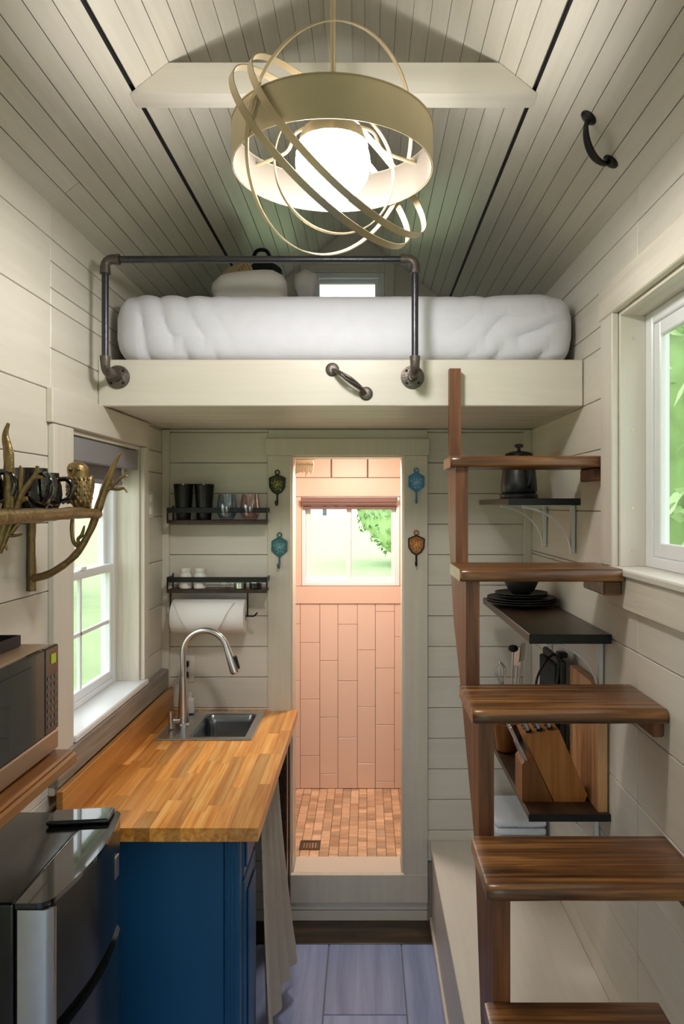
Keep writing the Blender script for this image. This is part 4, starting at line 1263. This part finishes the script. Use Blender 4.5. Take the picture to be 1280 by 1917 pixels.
link('bottom_trim', G().box(MX - .012, MX, .98, 1.500, 1.306, 1.346, .003), 'copper', mw)
dd = link('door', G().box(MX - .012, MX, .98, 1.436, 1.347, 1.522, .003), 'blackgloss', mw)
link('window', G().box(MX, MX + .001, 1.03, 1.38, 1.365, 1.500), 'blackgloss', dd)
cp = link('control_panel', G().box(MX - .012, MX, 1.437, 1.500, 1.347, 1.522, .003), 'blackgloss', mw)
for r in range(7):
    for c in range(3):
        link('button', G().box(MX, MX + .0012, 1.447 + c * .016, 1.457 + c * .016, 1.36 + r * .016, 1.367 + r * .016), 'print', cp)
link('sticker', G().box(MX, MX + .0014, 1.462, 1.484, 1.487, 1.506), 'sticker', cp)
tr = thing('black_tray', (-.80, 1.30, 1.5225), 'black metal tray lying on top of the microwave', 'tray')
link('bottom', G().box(-.86, -.705, 1.10, 1.47, 1.5225, 1.526, .001), 'black', tr)
for (a, b, c, d) in ((-.862, -.858, 1.10, 1.47), (-.707, -.703, 1.10, 1.47), (-.858, -.707, 1.10, 1.104), (-.858, -.707, 1.466, 1.47)):
    link('rim', G().box(a, b, c, d, 1.5225, 1.545, .001), 'black', tr)

# ------------------------------------------------------------------ bench and stairs
bn = thing('storage_bench', (.5, 2.2, 0), 'cream painted box bench along the wall under the stairs', 'bench')
BZ = .352
link('top', G().box(.277, XR, 1.1, YB - .001, BZ - .02, BZ, .003), 'paint', bn)
ysb = [1.12, 2.02, 2.63, YB - .001]
for i in range(3):
    link('front_panel', G().box(.284, .30, ysb[i] + .001, ysb[i + 1] - .001, .0, BZ - .02, .002), 'paint', bn)
link('base_trim', G().box(.274, .284, 1.12, YB - .022, 0, .03, .002), 'paint', bn)
link('front_cap', G().box(.30, XR, 1.10, 1.12, 0, BZ - .02), 'paint', bn)

st = thing('loft_stairs', (.49, 1.85, .352), 'steep dark stained open stairs climbing to the loft', 'stairs')
N = [2.15, 1.93, 1.70, 1.50, 1.29]
FR = [2.17, 1.95, 1.73, 1.535, 1.335]
Z = [1.957, 1.637, 1.325, 1.016, .752]
TT = .034
poly = [(2.372, 2.252), (2.336, 2.252), (2.336, Z[0] - TT)]
for i in range(5):
    poly.append((FR[i], Z[i] - TT))
    if i < 4: poly.append((FR[i], Z[i + 1] - TT))
poly += [(1.335, .354), (1.56, .354), (1.60, .42), (1.70, .60), (1.795, .97), (2.06, 1.29), (2.22, 1.45), (2.372, 1.75)]
link('stringer', G().prism(poly, .270, .307, 'X'), 'stringer', st)
for i in range(5):
    yb_ = FR[i - 1] - .002 if i else 2.341
    r = [.716, .696, .716, .716, .622][i]
    n_ = N[i]
    # tread with a worn round nose
    pr_ = [(yb_, Z[i] - TT), (yb_, Z[i])]
    pr_ += [(n_ + .014 - .014 * math.sin(a), Z[i] - .014 + .014 * math.cos(a)) for a in (0, .4, .8, 1.2, 1.57)]
    pr_ += [(n_ + .010 - .010 * math.cos(a), Z[i] - TT + .010 - .010 * math.sin(a)) for a in (0, .5, 1.0, 1.57)]
    x0 = .252 - .0
    g = G()
    xs = [x0, x0 + .008] + [x0 + .008 + (r - x0 - .016) * k / 14 for k in range(1, 14)] + [r - .008, r]
    m = len(pr_)
    vs = []
    for q, x in enumerate(xs):
        sh = .006 if q in (0, len(xs) - 1) else 0
        for (y, z) in pr_:
            dy_ = .0035 * noise.noise(Vector((x * 9 + i * 5, z * 20, 0))) if y < n_ + .03 else 0
            vs.append((x, y + dy_ + (sh if y < n_ + .03 else 0), z + (-sh * .3 if z > Z[i] - .005 else 0)))
    fs = [list(range(m))[::-1], [(len(xs) - 1) * m + k for k in range(m)]]
    for q in range(len(xs) - 1):
        for k in range(m):
            fs.append([q * m + k, q * m + (k + 1) % m, (q + 1) * m + (k + 1) % m, (q + 1) * m + k])
    link('tread', g.add(vs, fs), 'tread', st, 40)
    if i < 4:
        xr_ = .716 if i != 1 else .696
        w_ = [.028, .05, .03, .035][i]
        link('cleat', G().box(xr_ - w_, xr_, n_ + .03, yb_ - .02, Z[i] - TT - .04, Z[i] - TT - .0005, .004), 'tread' if i == 1 else 'stringer', st)

# ------------------------------------------------------------------ wall shelves and what stands on them
def wall_shelf(z, y0, y1, th, label, by):
    t = thing('wall_shelf', (.6, (y0 + y1) / 2, z - th), label, 'shelf', 'dark shelves behind the stairs')
    link('board', G().box(.478, XR - .001, y0, y1, z - th, z, .002), 'shelfwood', t)
    link('front_edge', G().box(.476, XR - .001, y0 - .003, y0 + .001, z - th - .001, z + .0005, .001), 'black', t)
    for y in by:
        b = link('bracket', G().box(.700, .714, y - .011, y + .011, z - th - .165, z - th - .0005, .002), 'vinyl', t)
        link('bracket_arm', G().box(.535, .700, y - .011, y + .011, z - th - .006, z - th - .0005, .001), 'vinyl', b)
        arc_ = []
        for k in range(13):
            a = (PI / 2) * k / 12
            arc_.append((.535 + .165 * math.sin(a), z - th - .152 + .147 * math.cos(a) - .01 * math.sin(a)))
        vs = []; fs = []
        for k, (x, zz2) in enumerate(arc_):
            for (o_, yy) in ((0, -.010), (0, .010), (.007, .010), (.007, -.010)):
                vs.append((x, y + yy, zz2 - o_))
        for k in range(12):
            for q in range(4):
                fs.append([k * 4 + q, k * 4 + (q + 1) % 4, (k + 1) * 4 + (q + 1) % 4, (k + 1) * 4 + q])
        fs += [[0, 1, 2, 3], [51, 50, 49, 48]]
        link('bracket_brace', G().add(vs, fs), 'vinyl', b, 50)
    return t
wall_shelf(1.831, 2.412, 3.05, .021, 'upper dark wall shelf carrying the kettle behind the top tread', (2.47, 2.86))
wall_shelf(1.431, 2.106, 2.95, .026, 'middle dark wall shelf carrying the plates behind the stairs', (2.18, 2.78))
wall_shelf(.9035, 2.112, 2.95, .020, 'lower dark wall shelf carrying the knife block behind the stairs', (2.22, 2.78))

kc = Vector((.572, 2.70, 1.8315))
kt = thing('kettle', kc, 'black electric kettle on the upper wall shelf', 'kettle')
link('base', G().lathe([(.068, 0), (.070, .004), (.070, .016), (.062, .022)], kc, 32), 'blackplastic', kt, True)
link('body', G().lathe([(.062, .023), (.067, .030), (.066, .06), (.060, .11), (.053, .155), (.051, .162)], kc, 32), 'blackplastic', kt, True)
lid = link('lid', G().lathe([(.052, .163), (.050, .170), (.030, .177), (.010, .179)], kc, 28), 'blackplastic', kt, True)
link('knob', G().lathe([(.006, .179), (.006, .192), (.016, .194), (.016, .203), (.010, .206)], kc, 18), 'blackplastic', lid, True)
link('handle', G().tube(smoothpath([kc + Vector((.02, -.048, .155)), kc + Vector((.026, -.075, .15)), kc + Vector((.026, -.085, .11)), kc + Vector((.024, -.078, .06)), kc + Vector((.022, -.062, .045))]), .0085, 10), 'blackplastic', kt, True)
link('spout', G().tube([kc + Vector((-.03, .045, .13)), kc + Vector((-.045, .068, .158))], [.02, .010], 12), 'blackplastic', kt, True)

pc_ = Vector((.585, 2.72, 1.4315))
def plate(z, r, label):
    link('plate', G().lathe([(r * .55, 0), (r * .62, .002), (r * .95, .010), (r, .014), (r, .017), (r * .94, .014), (r * .6, .006), (.001, .005)], pc_ + Vector((0, 0, z)), 40), 'stone', None, True, label=label, cat='plate', group='black plates on the middle shelf')
plate(0, .128, 'large matte black plate at the bottom of the stack')
plate(.0085, .128, 'large matte black plate second from the bottom of the stack')
plate(.017, .127, 'large matte black plate third from the bottom of the stack')
plate(.0255, .098, 'small matte black plate on the larger plates')
plate(.034, .098, 'small matte black plate right under the bowl')
link('bowl', G().lathe([(.03, 0), (.034, .002), (.05, .02), (.062, .045), (.064, .056), (.060, .056), (.056, .044), (.046, .022), (.03, .008), (.001, .007)], pc_ + Vector((0, 0, .041)), 36), 'stone', None, True,
     label='matte black bowl on top of the plate stack', cat='bowl')

# knife block
ZS = .9037
KY0, KY1 = 2.20, 2.30
kb = thing('knife_block', (.60, 2.25, ZS), 'slanted wooden knife block with steel handled knives', 'knife block')
def kp(px, py, d=KY0): v = at(px, py, d); return (v.x, v.z)
blk = [kp(979, 1376), kp(1046, 1366), kp(1099, 1488), (kp(1094, 1500)[0], ZS), (kp(1037, 1500)[0], ZS)]
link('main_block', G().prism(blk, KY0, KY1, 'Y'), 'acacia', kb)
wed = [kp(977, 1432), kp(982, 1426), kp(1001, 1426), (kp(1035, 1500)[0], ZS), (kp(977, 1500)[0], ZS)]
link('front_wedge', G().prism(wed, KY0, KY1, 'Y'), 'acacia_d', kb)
ax_ = Vector((kp(979, 1376)[0] - kp(1037, 1500)[0], 0, kp(979, 1376)[1] - kp(1037, 1500)[1])).normalized()
acr = Vector((kp(1046, 1366)[0] - kp(979, 1376)[0], 0, kp(1046, 1366)[1] - kp(979, 1376)[1]))
tl = Vector((kp(979, 1376)[0], 0, kp(979, 1376)[1]))
for r in range(3):
    for c in range(3):
        p = tl + acr * (.2 + .3 * c); p.y = KY0 + .018 + r * .032
        p = p - ax_ * .004
        k_ = link('knife', G().tube([p, p + ax_ * .015, p + ax_ * .07, p + ax_ * (.085 - .01 * c)], [.0065, .0075, .0085, .006], 10), 'steel', kb, True)
        link('bolster', G().tube([p + ax_ * .004, p + ax_ * .012], .0092, 10), 'blackplastic', k_, True)
wl_ = Vector((kp(979, 1428)[0], 0, kp(979, 1428)[1])); wr_ = Vector((kp(999, 1428)[0], 0, kp(999, 1428)[1]))
for c in range(5):
    p = wl_.lerp(wr_, .4); p.y = KY0 + .012 + c * .019
    link('steak_knife', G().tube([p, p + ax_ * .01, p + ax_ * .045, p + ax_ * .05], [.005, .006, .0065, .004], 8), 'steel', kb, True)
for c in range(4):
    p = wl_ + Vector((-.008 + .0, 0, .045)); p.y = KY0 + .014 + c * .022
    link('long_steel', G().tube([p - ax_ * .03, p + ax_ * .065], [.004, .0045], 8), 'steel', kb, True)

# cutting boards leaning on the wall
cbx = [(2.125, ZS + .0005), (2.42, ZS + .0005), (2.42, 1.272)]
for k in range(7):
    a = PI / 2 * k / 6
    cbx.append((2.215 - .09 * math.sin(a), 1.182 + .09 * math.cos(a)))
link('cutting_board', G().prism(cbx, .684, .711, 'X'), 'maple', None, 40, label='pale wooden cutting board standing against the wall', cat='cutting board')
gr = thing('electric_griddle', (.64, 2.56, ZS), 'charcoal flat griddle standing on edge with its black cord', 'griddle')
link('plate', G().box(.655, .675, 2.43, 2.68, ZS + .0005, 1.285, .006).xf(Matrix.Identity(4)), 'stone', gr)
link('rim', G().box(.640, .655, 2.445, 2.665, ZS + .015, 1.262, .005), 'darkcloth', gr)
link('cord', G().tube(smoothpath([(.62, 2.44, 1.00), (.60, 2.43, 1.12), (.575, 2.44, 1.20), (.60, 2.44, 1.27), (.635, 2.45, 1.30), (.652, 2.45, 1.285), (.648, 2.44, 1.22), (.625, 2.43, 1.16), (.60, 2.43, 1.09)]), .0042, 8), 'black', gr, True)
link('plug', G().box(.655, .69, 2.46, 2.50, 1.286, 1.305, .005), 'blackplastic', gr)

# utensil crock
uc = Vector((.56, 2.82, ZS + .0005))
cr_ = thing('utensil_crock', uc, 'steel utensil crock at the back of the lower wall shelf', 'crock')
link('pot', G().lathe([(.05, 0), (.052, .004), (.052, .14), (.05, .143), (.048, .14), (.048, .008), (.001, .006)], uc, 28), 'steel', cr_, True)
def utensil(name, top, mat, label, head):
    b = uc + Vector(((top[0]) * .25, top[1] * .25, .012)); t_ = uc + Vector(top)
    t = thing(name, b, label, 'utensil', 'utensils in the crock')
    d = (t_ - b).normalized()
    link('shaft', G().tube([b, t_], [.004, .0045], 8), mat, t, True)
    if head == 'ball':
        link('head', G().sphere(t_ + d * .014, .02, 16, 10, 1, 1, .7), 'darkcloth', t, True)
    elif head == 'whisk':
        s = d.orthogonal().normalized(); q = d.cross(s)
        for k in range(5):
            a = k * PI / 5; e_ = s * math.cos(a) + q * math.sin(a)
            link('wire', G().tube(smoothpath([t_ + e_ * .003, t_ + e_ * .018 + d * .04, t_ + e_ * .022 + d * .07, t_ + d * .095, t_ - e_ * .022 + d * .07, t_ - e_ * .018 + d * .04, t_ - e_ * .003], 4), .0013, 5), 'steel', t, True)
    else:
        s = Vector((0, 1, 0))
        g_ = G().box(-.022, .022, -.002, .002, 0, .075, .002)
        for z_ in ():
            pass
        g_.xf(Matrix.Translation(t_) @ d.to_track_quat('Z', 'Y').to_matrix().to_4x4())
        link('head', g_, mat, t)
utensil('ladle', (.015, .0, .33), 'steel', 'dark headed ladle standing tallest in the crock', 'ball')
utensil('whisk', (-.03, -.01, .20), 'steel', 'wire whisk standing in the crock', 'whisk')
utensil('spatula', (.035, .02, .27), 'steel', 'steel spatula standing in the crock', 'flat')
utensil('tongs', (.04, -.03, .30), 'steel', 'narrow steel tongs leaning right in the crock', 'flat')
wp = at(960, 1385, 2.62)
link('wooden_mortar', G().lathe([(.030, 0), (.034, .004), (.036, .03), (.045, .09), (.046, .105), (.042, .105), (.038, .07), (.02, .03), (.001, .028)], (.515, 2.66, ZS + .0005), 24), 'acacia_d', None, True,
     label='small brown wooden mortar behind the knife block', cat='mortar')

# folded towels on the bench
zt0 = BZ + .0005
random.seed(9)
for i, (h, dx_, lab) in enumerate(((.058, 0, 'bottom folded pale blue towel of the stack on the bench'), (.055, -.006, 'second folded pale blue towel from the bench'), (.055, .004, 'third folded pale blue towel just below the top one'), (.062, -.01, 'top folded pale blue towel of the stack on the bench'))):
    t = thing('folded_towel', (.612 + dx_, 2.93, zt0), lab, 'towel', 'folded towels on the bench')
    for k in range(2):
        za = zt0 + k * h / 2
        link('fold', G().rbox(.512 + dx_, .708 + dx_ * .3, 2.80, 3.06, za + .0005, za + h / 2 - .0005, h / 4.2, 10, lambda P, n: .0012 * noise.noise(P * 14 + Vector((i * 3, 0, 0))) - .0012), 'towel', t, 60)
    zt0 += h
